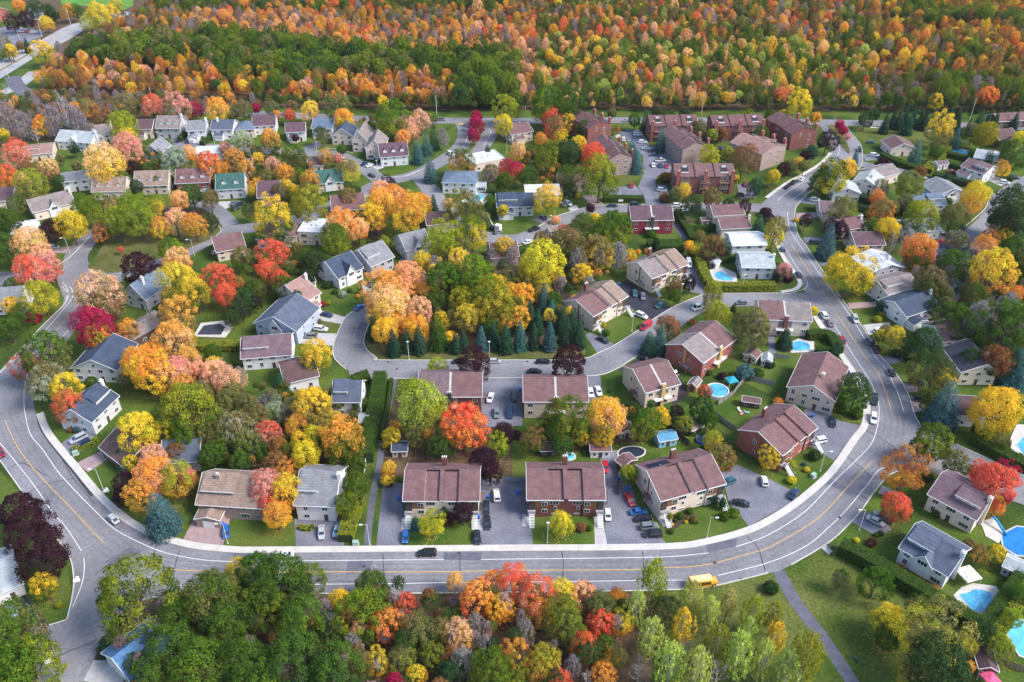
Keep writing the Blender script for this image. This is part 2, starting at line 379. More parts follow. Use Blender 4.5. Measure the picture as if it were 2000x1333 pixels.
def trunk_mesh(seed):
    rng = random.Random(seed); mb = MB(); mb.tube((0, 0, 0), (0, 0, .45), .075, .05, 7, cap=False); mb.tube((0, 0, .45), (.02, 0, 1), .05, .025, 6)
    mb.tube((0, 0, -.02), (0, 0, .06), .105, .075, 7, cap=False)
    for i in range(7):
        a = i*2.4+rng.uniform(-.3, .3); z = .4+.07*i; d = Vector((math.cos(a)*.55, math.sin(a)*.55, .42))
        q = Vector((0, 0, z))+d*rng.uniform(.8, 1.1); mb.tube((0, 0, z), q, .032, .012, 5)
        mb.tube(q*.6+Vector((0, 0, z*.4)), q+Vector((math.cos(a+1)*.2, math.sin(a+1)*.2, .18)), .014, .006, 4)
    return mb.mesh('trunk', M_bark)
TRUNKS = [trunk_mesh(1), trunk_mesh(2)]
mbp = MB(); mbp.tube((0, 0, 0), (0, 0, 1), .06, .03, 6); POLE_TRUNK = mbp.mesh('trunk', M_bark)

TONE = dict(O=(.80, .37, .065), P=(.85, .52, .25), Y=(.82, .60, .045), G=(.08, .15, .018), D=(.05, .095, .03), L=(.34, .36, .028), R=(.78, .155, .075),
            M=(.46, .022, .085), U=(.055, .02, .032), B=(.32, .14, .055), T=(.23, .20, .07), W=(.34, .29, .28), S=(.09, .20, .20), K=(.74, .36, .28),
            V=(.38, .44, .30), E=(.05, .12, .065), Z=(.50, .56, .12), J=(.175, .235, .022))
TNAME = dict(O='orange', P='peach', Y='yellow', G='green', D='dark green', L='lime', R='red', M='magenta', U='maroon', B='rust', T='olive', W='grey', S='blue-green', K='pink', V='silvery', E='evergreen', Z='pale lime', J='yellow-green')
tr_rng = random.Random(5)
def jit(c, a=.12): return tuple(min(1, max(.004, q*tr_rng.uniform(1-a, 1+a))) for q in c)
def leafobj(name, me, parent, loc, rz, sc, t1, t2):
    o = link(name, me, parent, loc, rz, sc); o['tone1'] = list(t1); o['tone2'] = list(t2); return o
ITEMS = []     # things whose label is completed once every anchor is known
def tree(x, y, w, code, shape='r'):
    a = w/2/scale(x, y)*(1.22 if shape in 'sw' else 1.0); k1 = code[0]; k2 = code[1] if len(code) > 1 else None
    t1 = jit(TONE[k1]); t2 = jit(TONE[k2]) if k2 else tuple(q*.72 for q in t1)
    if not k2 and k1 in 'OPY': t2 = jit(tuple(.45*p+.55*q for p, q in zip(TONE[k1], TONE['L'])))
    rot = tr_rng.uniform(0, 6.28)
    ratio = dict(r=1.14, c=1.6, s=(1.65 if a > 3.2 else 1.95), w=1.28, h=.85, p=1.75, b=1.25, e=2.2).get(shape)
    b = a*ratio
    hc = {'r': b+a*.22+1.0, 'c': b+.8, 's': b+.3, 'w': b+.2, 'h': b*.72, 'p': b+1.2, 'b': b+.8, 'e': b*.98}[shape]
    g = P(x, y, hc); g.z = 0; sc = scale(x, y)
    if shape in 'sw':
        nm = 'spruce'; cat = 'tree'; root = empty(nm, g)
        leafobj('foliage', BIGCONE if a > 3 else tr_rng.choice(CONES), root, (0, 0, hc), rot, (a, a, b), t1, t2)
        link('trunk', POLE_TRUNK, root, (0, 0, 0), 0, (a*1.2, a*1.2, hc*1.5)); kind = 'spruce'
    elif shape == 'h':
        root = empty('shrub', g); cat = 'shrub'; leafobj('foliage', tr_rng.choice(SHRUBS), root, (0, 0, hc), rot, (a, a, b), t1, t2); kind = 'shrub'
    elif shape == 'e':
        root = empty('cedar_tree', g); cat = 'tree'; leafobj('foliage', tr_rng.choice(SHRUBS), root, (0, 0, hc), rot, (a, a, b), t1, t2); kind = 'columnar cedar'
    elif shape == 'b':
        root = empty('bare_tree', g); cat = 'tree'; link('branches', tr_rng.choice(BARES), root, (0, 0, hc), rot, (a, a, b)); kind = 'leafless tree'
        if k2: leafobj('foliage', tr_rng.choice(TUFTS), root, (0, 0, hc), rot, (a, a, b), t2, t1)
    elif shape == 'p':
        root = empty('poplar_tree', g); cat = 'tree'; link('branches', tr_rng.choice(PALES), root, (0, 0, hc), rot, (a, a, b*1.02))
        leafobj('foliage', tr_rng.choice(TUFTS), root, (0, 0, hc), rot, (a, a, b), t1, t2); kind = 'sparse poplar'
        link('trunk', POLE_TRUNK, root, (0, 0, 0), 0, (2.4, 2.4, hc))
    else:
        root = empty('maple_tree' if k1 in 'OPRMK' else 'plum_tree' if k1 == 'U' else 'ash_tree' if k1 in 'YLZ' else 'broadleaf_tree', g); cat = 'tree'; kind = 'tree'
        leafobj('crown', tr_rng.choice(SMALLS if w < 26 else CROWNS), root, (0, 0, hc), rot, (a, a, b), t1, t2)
        link('trunk', tr_rng.choice(TRUNKS), root, (0, 0, 0), rot, (a*.95, a*.95, hc))
    size = 'tiny' if a < 1.3 else 'small' if a < 2.6 else 'large' if a > 5.6 else ''
    if shape == 'b': col = 'grey'
    elif k2 and k2 != k1: col = TNAME[k1].replace(' ', '-')+'-and-'+TNAME[k2].replace(' ', '-')
    else: col = TNAME[k1]
    ITEMS.append((root, (' '.join([size, col, kind])).strip(), cat, (x, y)))
    return root
def parse(s, fn):
    for r in s.replace('\n', ';').split(';'):
        r = r.split()
        if r: fn(r)

# ------------------------------------------------------------ hedges
HN = 0
def hedge(s, w, h, label, code='G', anchor=None):
    global HN; HN += 1
    rng = np.random.default_rng(100+HN); c = [p for p in cr(wpts(s), 10)]; L = sum((b-a).length for a, b in zip(c, c[1:]))
    n = max(2, int(L/1.0)); c = resample(c, n); o = c[0].copy(); mb = MB()
    per = int((w+2*h)*L*34*(1 if L*h > 60 else 1)); per = min(per, 30000)
    cc = np.array([[p.x-o.x, p.y-o.y] for p in c]); t = rng.uniform(0, n-1.001, per); i = t.astype(int); f = (t-i)[:, None]
    base = cc[i]*(1-f)+cc[i+1]*f; d = unit(cc[i+1]-cc[i]); nr = np.stack([-d[:, 1], d[:, 0]], 1)
    u = rng.uniform(0, w+2*h, per); top = (u > h) & (u < h+w); lat = np.where(u <= h, -w/2, np.where(top, u-h-w/2, w/2)); z = np.where(u <= h, u, np.where(top, h, u-h-w))
    bulge = .12*np.sin(t*1.7)+.1*np.sin(t*4.1+1)+rng.normal(size=per)*.09
    hz = z*(1+.03*np.sin(t*2.3))+np.where(top, bulge*.6, 0); edge = np.where(top, 0, 1)
    la = lat*(1+edge*bulge*.35)*np.where(z > h*.85, .93, 1)
    p = np.concatenate([base+nr*la[:, None], hz[:, None]], 1)
    nz = np.where(top[:, None], np.array([0, 0, 1.]), np.concatenate([nr*np.sign(lat)[:, None], np.zeros((per, 1))], 1))
    me = quads_mesh('hedge', p, unit(nz+rng.normal(size=(per, 3))*.5), .12*rng.uniform(.6, 1.3, per), M_leaf, rng=rng)
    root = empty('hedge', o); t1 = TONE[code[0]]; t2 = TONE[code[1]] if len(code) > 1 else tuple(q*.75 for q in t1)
    leafobj('foliage', me, root, (0, 0, 0), 0, (1, 1, 1), t1, t2)
    # dense inner body so that no light passes through
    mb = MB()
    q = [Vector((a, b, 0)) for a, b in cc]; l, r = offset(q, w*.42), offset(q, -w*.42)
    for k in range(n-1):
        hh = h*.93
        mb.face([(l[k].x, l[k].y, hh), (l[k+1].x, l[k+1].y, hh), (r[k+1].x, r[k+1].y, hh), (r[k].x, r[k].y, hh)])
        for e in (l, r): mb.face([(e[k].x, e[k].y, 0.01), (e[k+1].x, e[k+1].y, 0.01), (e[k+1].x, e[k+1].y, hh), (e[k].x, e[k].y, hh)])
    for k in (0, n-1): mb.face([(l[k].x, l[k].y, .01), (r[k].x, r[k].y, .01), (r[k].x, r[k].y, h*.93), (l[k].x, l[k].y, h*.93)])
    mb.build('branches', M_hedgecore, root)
    tag(root, label, 'hedge'); return root
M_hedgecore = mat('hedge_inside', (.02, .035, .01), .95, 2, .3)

# ------------------------------------------------------------ houses
def win_mesh(w, h, n):
    f = MB(); f.box(-w/2, w/2, -.05, .03, 0, h)
    p = MB(); m = .09; pw = (w-m*(n+1))/n
    for i in range(n):
        x = -w/2+m+i*(pw+m); p.box(x, x+pw, -.065, -.045, m, h-m)
    return f.mesh('window', M_white), p.mesh('pane', M_glass)
WIN = {1: win_mesh(.8, 1.1, 1), 2: win_mesh(1.5, 1.2, 2), 3: win_mesh(2.4, 1.3, 3), 4: win_mesh(1.1, 1.7, 2), 5: win_mesh(1.5, .6, 3)}
d_ = MB(); d_.box(-.5, .5, -.06, .03, 0, 2.1); DOOR = d_.mesh('door', M_darkwood)
k_ = MB(); k_.box(-.42, -.34, -.11, -.061, .95, 1.1); KNOB = k_.mesh('handle', M_metal)
g_ = MB(); [g_.box(-1.4, 1.4, -.07, .03, .53*i+.01, .53*i+.51) for i in range(4)]; GDOOR = g_.mesh('garage_door', M_white)
v_ = MB(); v_.box(-.22, .22, -.22, .22, -.1, .35); VENT = v_.mesh('roof_vent', [mat('vent_metal', (.12, .12, .13), .6, 3, .1)])
def window(root, k, x, y, z, rz=0):
    a = link('window', WIN[k][0], root, (x, y, z), rz); link('pane', WIN[k][1], a); return a
def door(root, x, y, z, rz=0, g=False):
    o = link('garage_door' if g else 'door', GDOOR if g else DOOR, root, (x, y, z), rz)
    if not g: link('handle', KNOB, o)
def block(x0, x1, y0, y1, hw, hr, rt, wm, rm, root, rr=.5, o=.45, fascia=True, z0=0, under=0):
    """walls and roof of one volume, in house coordinates (x along the front, y to the back)"""
    w = MB(); r = MB(); fb = MB(); T = .16
    if rt in 'xy':
        u0, u1, a, b = (y0, y1, x0, x1) if rt == 'x' else (x0, x1, y0, y1); W_ = u1-u0; ur = u0+W_*rr
        w.prism([(u0, z0), (u1, z0), (u1, hw), (ur, hw+hr), (u0, hw)], a, b, rt)
        s0, s1 = hr/(ur-u0), hr/(u1-ur); e0 = (u0-o, hw-o*s0+.03); e1 = (u1+o, hw-o*s1+.03); rd = (ur, hw+hr+.03)
        r.prism([e0, rd, (rd[0], rd[1]+T), (e0[0], e0[1]+T)], a-o, b+o, rt); r.prism([rd, e1, (e1[0], e1[1]+T), (rd[0], rd[1]+T)], a-o, b+o, rt)
        if fascia:
            for e, s in ((e0, -1), (e1, 1)):
                q = sorted((e[0]+s*.003, e[0]+s*.09)); fb.prism([(q[0], e[1]-.04), (q[1], e[1]-.04), (q[1], e[1]+T+.02), (q[0], e[1]+T+.02)], a-o, b+o, rt)
            for t, s in ((a-o, -1), (b+o, 1)):
                q = sorted((t+s*.003, t+s*.09))
                for p0, p1 in ((e0, rd), (rd, e1)):
                    fb.prism([(p0[0], p0[1]-.05), (p1[0], p1[1]-.05), (p1[0], p1[1]+T+.03), (p0[0], p0[1]+T+.03)], q[0], q[1], rt)
    elif rt == 'h':
        w.box(x0, x1, y0, y1, z0, hw); q = min(x1-x0, y1-y0)/2; X0, X1, Y0, Y1 = x0-o, x1+o, y0-o, y1+o; z = hw+.02
        if x1-x0 >= y1-y0: r0, r1 = ((X0+q+o, (y0+y1)/2, hw+hr), (X1-q-o, (y0+y1)/2, hw+hr))
        else: r0, r1 = (((x0+x1)/2, Y0+q+o, hw+hr), ((x0+x1)/2, Y1-q-o, hw+hr))
        c = [(X0, Y0, z), (X1, Y0, z), (X1, Y1, z), (X0, Y1, z)]
        if x1-x0 >= y1-y0: r.face([c[0], c[1], r1, r0]); r.face([c[1], c[2], r1]); r.face([c[2], c[3], r0, r1]); r.face([c[3], c[0], r0])
        else: r.face([c[0], c[1], r0]); r.face([c[1], c[2], r1, r0]); r.face([c[2], c[3], r1]); r.face([c[3], c[0], r0, r1])
        r.face(c[::-1]); fb.box(X0-.06, X1+.06, Y0-.06, Y0-.003, hw-.1, hw+.06); fb.box(X0-.06, X1+.06, Y1+.003, Y1+.06, hw-.1, hw+.06)
    else:
        w.box(x0, x1, y0, y1, z0, hw); r.box(x0-.1, x1+.1, y0-.1, y1+.1, hw+.02, hw+.2)
        for bx in ((x0-.1, x1+.1, y0-.1, y0+.1), (x0-.1, x1+.1, y1-.1, y1+.1), (x0-.1, x0+.1, y0+.101, y1-.101), (x1-.1, x1+.1, y0+.101, y1-.101)): fb.box(*bx, hw+.205, hw+.5)
    w.build('wall', wm, root); r.build('roof', rm, root)
    if fb.v and fascia: fb.build('fascia', M_white, root)
def chimney(root, x, y, z0, z1, m, w=1.0, d=.8, n=2):
    c = MB(); c.box(x-w/2, x+w/2, y-d/2, y+d/2, z0, z1); c.box(x-w/2-.08, x+w/2+.08, y-d/2-.08, y+d/2+.08, z1+.003, z1+.15)
    o = c.build('chimney', m, root); f = MB()
    for i in range(n): t = x+(i-(n-1)/2)*.5; f.tube((t, y, z1+.15), (t, y, z1+.55), .14, .14, 8); f.tube((t, y, z1+.55), (t, y, z1+.75), .22, .1, 8)
    f.build('flue_cap', M_white, o); return o
def dormer(root, x, y, z, wm, rm, w=2.1, d=2.6):
    m = MB(); m.prism([(x-w/2, z), (x+w/2, z), (x+w/2, z+1.3), (x, z+2.2), (x-w/2, z+1.3)], y, y+d, 'y'); o = m.build('dormer', wm, root)
    r = MB(); T = .1
    for s in (-1, 1): r.prism([(x, z+2.24), (x+s*(w/2+.25), z+1.1), (x+s*(w/2+.25), z+1.2), (x, z+2.38)], y-.25, y+d+.2, 'y')
    r.build('dormer_roof', rm, o); a = link('window', WIN[1][0], o, (x, y-.01, z+.25)); return o
ANCH = []   # (px, name)
HOUSES = {}
def frame(A, B):
    a, b = P(*A), P(*B); L = (b-a).length; return a, math.atan2(b.y-a.y, b.x-a.x), L
def house(r):
    """ax ay bx by depth wall_h roof_h type ridge roof wall opts : name"""
    s, nm = r.split(':'); q = s.split(); ax, ay, bx, by, D, Hw, Hr = map(float, q[:7]); rt, rr, rc, wc = q[7], float(q[8]), q[9], q[10]; opts = q[11] if len(q) > 11 else ''
    if ax < 1000 and 2.1 < Hr < 3.9 and rt in 'xy': Hr *= 1.3; Hw += .3
    nm = nm.strip(); a, rz, L = frame((ax, ay), (bx, by)); root = empty('house', a, rz); wm, rm = WM(wc), RM(rc)
    if 'y' == rt and L > 14.5 and D < L: pass
    inv = (not rt in 'xy')
    block(0, L, 0, D, Hw, Hr, rt, wm, rm, root, rr)
    def roofz(x, y):
        if rt == 'x': return Hw+Hr*(y/(D*rr) if y < D*rr else (D-y)/(D*(1-rr)))
        if rt == 'y': return Hw+Hr*(x/(L*rr) if x < L*rr else (L-x)/(L*(1-rr)))
        return Hw+.2 if rt == 'f' else Hw+Hr*.5
    rg = random.Random(int(ax*7+ay))
    if 's' in opts and rt == 'x':     # shed dormer rising through the front slope, windows under its eave
        x0, x1 = (L*.46, L*.96) if rg.random() < .5 else (L*.04, L*.54); ur = D*rr; y0 = ur*.34; z0_ = roofz(0, y0)
        w_ = MB(); w_.prism([(y0, z0_-.3), (y0, z0_+1.25), (ur-.02, Hw+Hr+.16), (ur-.02, Hw+Hr-.6)], x0, x1, 'x'); o_ = w_.build('dormer', WM('white') if wc in ('white', 'grey', 'blue', 'lgrey') else wm, root)
        q_ = MB(); sl_ = (Hw+Hr+.16-z0_-1.25)/(ur-y0); q_.prism([(y0-.45, z0_+1.27-.45*sl_), (ur+.3, Hw+Hr+.2+.3*sl_), (ur+.3, Hw+Hr+.36+.3*sl_), (y0-.45, z0_+1.43-.45*sl_)], x0-.3, x1+.3, 'x'); q_.build('dormer_roof', rm, o_)
        q_ = MB(); q_.box(x0-.3, x1+.3, y0-.53, y0-.453, z0_+1.22-.45*sl_, z0_+1.45-.45*sl_); q_.build('fascia', M_white, o_)
        for i in range(max(2, int((x1-x0)/1.9))): k_n = max(2, int((x1-x0)/1.9)); link('window', WIN[5][0], o_, (x0+(x1-x0)*(i+.5)/k_n, y0-.01, z0_+.42)); link('pane', WIN[5][1], o_.children[-1])
    if 'g' in opts or 'G' in opts:
        gw = min(6.2, L*.5); x0 = .4 if 'g' in opts else L-gw-.4
        block(x0, x0+gw, -3.4, -.01, 2.9, 1.0, 'y' if rg.random() < .6 else 'x', wm, rm, root, .5, .3); door(root, x0+gw/2, -3.42, .02, 0, True)
    if 'k' in opts:      # sun room or porch on the right
        block(L+.01, L+4, D*.2, D*.6, 2.7, .5, 'x', M_white, RM('pale'), root, .6, .2)
        for i in range(3): window(root, 2, L+.9+1.1*i, D*.2-.01, .8)
    if 'p' in opts: block(L*.15, L*.55, -2.2, -.01, 2.7, .9, 'x', wm, rm, root, .8, .25)
    if 'd' in opts and rt == 'x':
        n = 3 if L > 12 else 2
        for i in range(n):
            y = D*rr*.28; dormer(root, L*(i+.6)/(n+.2), y, roofz(0, y)-.15, WM('white') if wc != 'cream' else wm, rm)
    if 'D' in opts:      # big central front gable
        m = min(4.6, L*.4); block(L/2-m/2, L/2+m/2, -.5, D*.45, Hw-.2, Hr*.8, 'y', WM('white'), rm, root, .5, .25); window(root, 3, L/2, -.52, Hw-.9)
    ck = WM('white') if wc in ('white', 'blue', 'lgrey', 'grey') else (WM('brick') if 'r' in opts else WM(wc))
    if 'c' in opts or 'r' in opts:
        if rt == 'x': cx_, cy_ = (L+.4 if rg.random() < .6 else L*.25), D*rr*.8
        else: cx_, cy_ = L*rr+1.5, D*.3
        chimney(root, cx_, cy_, 0 if cx_ > L else roofz(cx_, cy_)-1, Hw+Hr+1.0, ck)
    for i in range(2):
        vx, vy = (L*(.3+.4*i), D*rr+1.0) if rt == 'x' else (L*rr+(1.0 if i else -1.0), D*(.35+.3*i)) if rt == 'y' else (L*(.4+.2*i), D*.5)
        if 's' not in opts: link('roof_vent', VENT, root, (vx, vy, (roofz(vx, vy) if rt != 'h' else Hw+Hr*.8)))
    # openings
    fl = 2 if Hw > 4.4 else 1; n = max(2, int(L/3.4)); ks = [2, 3, 1, 2, 4]; gar = ('g' in opts, 'G' in opts)
    for f in range(fl):
        for i in range(n):
            x = L*(i+.5)/n; z = .9+2.7*f
            if f == 0 and ((gar[0] and x < L*.55) or (gar[1] and x > L*.45) or ('p' in opts and L*.1 < x < L*.6)): continue
            if 'D' in opts and abs(x-L/2) < 2.6: continue
            if f == 0 and i == n//2: door(root, x, -.01, .05)
            else: window(root, ks[(i+f+int(ax)) % 5] if z+1.8 < Hw or i % 2 else 2, x, -.01, min(z, Hw-1.5))
        for i in range(2 if D > 7 else 1):
            for X, rz_ in ((-.01, -math.pi/2), (L+.01, math.pi/2)): window(root, 1 if (i+f) % 2 else 2, X, D*(.3+.4*i), min(.9+2.7*f, Hw-1.5), rz_)
    if rt == 'y' and Hr > 2: window(root, 1, L*rr, -.012, Hw+Hr*.15)
    pm = px(root.matrix_basis @ Vector((L/2, D*.4, Hw*.6)))
    ANCH.append((pm, nm)); HOUSES[nm] = (root, L, D)
    tag(root, nm, 'house'); return root

def stairs(root, x, y, h, n=9, w=1.3, m=M_white):
    s = MB(); step = h/n
    for i in range(n): s.box(x, x+w, y-.28*(n-i), y-.28*(n-i)+.24, step*(i+1)-.08, step*(i+1))
    s.prism([(y-.28*n, .02), (y-.28*n+.1, .02), (y, h-.1), (y-.08, h-.1)], x-.08, x-.005, 'x'); s.prism([(y-.28*n, .02), (y-.28*n+.1, .02), (y, h-.1), (y-.08, h-.1)], x+w+.005, x+w+.08, 'x')
    o = s.build('stairs', m, root)
    for t in (x-.05, x+w+.05):
        r = MB()
        r.tube((t, y-.28*n, step+.9), (t, y, h+.9), .03, .03, 5); r.tube((t, y-.28*n, .05), (t, y-.28*n, step+.9), .03, .03, 5); r.tube((t, y, h), (t, y, h+.9), .03, .03, 5)
        r.build('railing', M_metal, o)
def duplex(r):
    """ax ay bx by depth rear? roofL roofR wallC wallS : name"""
    s, nm = r.split(':'); q = s.split(); ax, ay, bx, by, D = map(float, q[:5]); rear = q[5] == 'r'; rL, rR, wc, ws = q[6:10]; nm = nm.strip()
    a, rz, L = frame((ax, ay), (bx, by)); root = empty('semi_detached_house', a, rz); Hw, Hr, rr = 6.4, 3.0, .58; o = .4; T = .18
    W0 = WM(wc); W1 = WM(ws); ur = D*rr; sl = Hr/ur; sb = Hr/(D-ur); x1, x2, x3, x4 = L*.27, L*.47, L*.53, L*.73
    w = MB(); w.prism([(0, 0), (D, 0), (D, Hw), (ur, Hw+Hr), (0, Hw)], 0, x1 if not rear else L/2, 'x'); w.build('wall', W0, root)
    w = MB(); w.prism([(0, 0), (D, 0), (D, Hw), (ur, Hw+Hr), (0, Hw)], x4 if not rear else L/2+.002, L, 'x'); w.build('wall', W0, root)
    def slab(name, xa, xb, rm, drop=0, y0=-o, lift=0):
        m = MB(); zf = lambda y: Hw+sl*y-drop+lift+.03
        m.prism([(y0, zf(y0)), (ur, zf(ur)), (ur, zf(ur)+T), (y0, zf(y0)+T)], xa, xb, 'x'); return m.build(name, rm, root)
    def fascia(xa, xb, y0, drop=0):
        m = MB(); z = Hw+sl*y0-drop+.03; m.box(xa, xb, y0-.09, y0-.003, z-.05, z+T+.02); m.build('fascia', M_white, root)
    bk = lambda xa, xb, rm: (lambda m: (m.prism([(ur+.002, Hw+Hr+.03), (D+o, Hw-o*sb+.03), (D+o, Hw-o*sb+.03+T), (ur+.002, Hw+Hr+.03+T)], xa, xb, 'x'), m.build('roof', rm, root)))(MB())
    for xa, xb, rc in ((-o, L/2, rL), (L/2+.002, L+o, rR)): bk(xa, xb, RM(rc))
    if not rear:
        cw = MB(); cw.prism([(.35, 0), (D-.3, 0), (D-.3, Hw-.6), (ur, Hw+Hr-.75), (.35, Hw+sl*.35-.66)], x1+.002, x4-.002, 'x'); cw.build('wall', W0, root)
        slab('roof', -o, x1, RM(rL)); slab('roof', x4, L+o, RM(rR)); slab('roof', x1+.003, x2, RM(rL), .62, .02+.0); slab('roof', x3, x4-.003, RM(rR), .62, .02)
        slab('firewall', x2+.003, x3-.003, RM(rL), 0, -.1, .1); fascia(-o, x1, -o); fascia(x4, L+o, -o); fascia(x1+.01, x2, .02, .62); fascia(x3, x4-.01, .02, .62)
        for k, (xa, xb) in enumerate(((1.9, x1-.05), (x4+.05, L-1.9))):
            p = MB(); p.box(xa, xb, -.06, -.003, 3.5, 5.85); p.build('wall_panel', W1, root)
            xm = (x1-1.0, x4+1.0)[k]; window(root, 2, xm, -.07, 4.2); window(root, 2, xm, -.01, 1.7)
            e = MB(); X = (0.02, L-1.85)[k]; e.box(X, X+1.83, -.03, -.003, 2.5, 5.8); e.build('entry_recess_shade', mat('recess_shade', (.05, .045, .05), .9), root)  # flat dark panel on the wall, shade of the entry recess painted in
            e = MB(); e.box(X-.1, X+1.9, -1.5, -.04, 2.45, 2.62); e.box(X-.1, X+1.9, -1.5, -1.42, 2.63, 3.5); e.build('balcony', mat('balcony_boards', (.35, .33, .36), .8), root)
            stairs(root, X+.25, -1.55, 2.5)
            door(root, X+.9, -.04, 2.63)
        for x in (x1+1.5, x4-1.5): window(root, 3, x, .33, 4.25); window(root, 1, x+.3, .33, 2.4); window(root, 5, x, .33, .5)
        cz = 5.0
    else:
        slab('roof', -o, L/2-.35, RM(rL)); slab('roof', L/2+.35, L+o, RM(rR)); slab('firewall', L/2-.34, L/2+.34, M_concrete, 0, -.1, .12); fascia(-o, L/2-.35, -o); fascia(L/2+.35, L+o, -o)
        p = MB(); p.box(L/2-2.3, L/2+2.3, -.06, -.003, 3.4, 6.0); p.build('wall_panel', W1, root)
        for x in (1.8, L-1.8): window(root, 2, x, -.01, 4.3); window(root, 2, x, -.01, 1.6)
        for x in (L/2-1.6, L/2+1.6):
            window(root, 4, x, -.07, 3.9); door(root, x, -.01, .4)
            b = MB(); b.box(x-1.3, x+1.3, -1.6, -.07, 2.9, 3.05)
            for i in range(9): b.box(x-1.28+.31*i, x-1.23+.31*i, -1.58, -1.53, 3.051, 3.9)
            b.box(x-1.3, x+1.3, -1.6, -1.51, 3.901, 3.97); b.build('balcony', M_white, root)
        chimney(root, L/2, -.4, 0, Hw+1.4, W1, 1.2, .8, 3)
    rake = MB()
    for t in (-o-.09, L+o+.003):
        for p0, p1 in (((-o, Hw-o*sl), (ur, Hw+Hr)), ((ur, Hw+Hr), (D+o, Hw-o*sb))): rake.prism([(p0[0], p0[1]-.05), (p1[0], p1[1]-.05), (p1[0], p1[1]+T+.06), (p0[0], p0[1]+T+.06)], t, t+.087, 'x')
    rake.build('fascia', M_white, root)
    if not rear: chimney(root, L/2+.2, D*.86, Hw-1, Hw+Hr+.9, WM('dbrick'), 1.3, .9, 3)
    for x in (L*.22, L*.4, L*.62, L*.84): link('roof_vent', VENT, root, (x, ur+.9, Hw+Hr-.9*sb+.2))
    for X, rz_ in ((-.01, -math.pi/2), (L+.01, math.pi/2)):
        for y, z in ((D*.3, 1), (D*.6, 1), (D*.35, 3.9), (D*.62, 4.3)): window(root, 4 if z > 4 else 1, X, y, z, rz_)
        p = MB(); q_ = sorted((X*1.0, X+(-.06 if X < 0 else .06))); p.box(q_[0], q_[1], D*.47, D*.51, 2.4, 8.0); p.build('trim_board', W1, root)
        p = MB(); xo = -1.6 if X < 0 else L+.02; p.box(xo, xo+1.58, D*.32, D*.5, 2.3, 2.45); p.prism([(D*.31, 2.46), (D*.51, 2.46), (D*.41, 3.1)], xo-.1, xo+1.58, 'x'); p.box(xo+(.02 if X < 0 else 1.42), xo+(.16 if X < 0 else 1.56), D*.33, D*.35, 0, 2.29); p.build('porch', RM(rL), root)
    ANCH.append((px(root.matrix_basis @ Vector((L/2, D*.4, 4))), nm)); tag(root, nm, 'house', 'semi-detached houses around the block'); return root
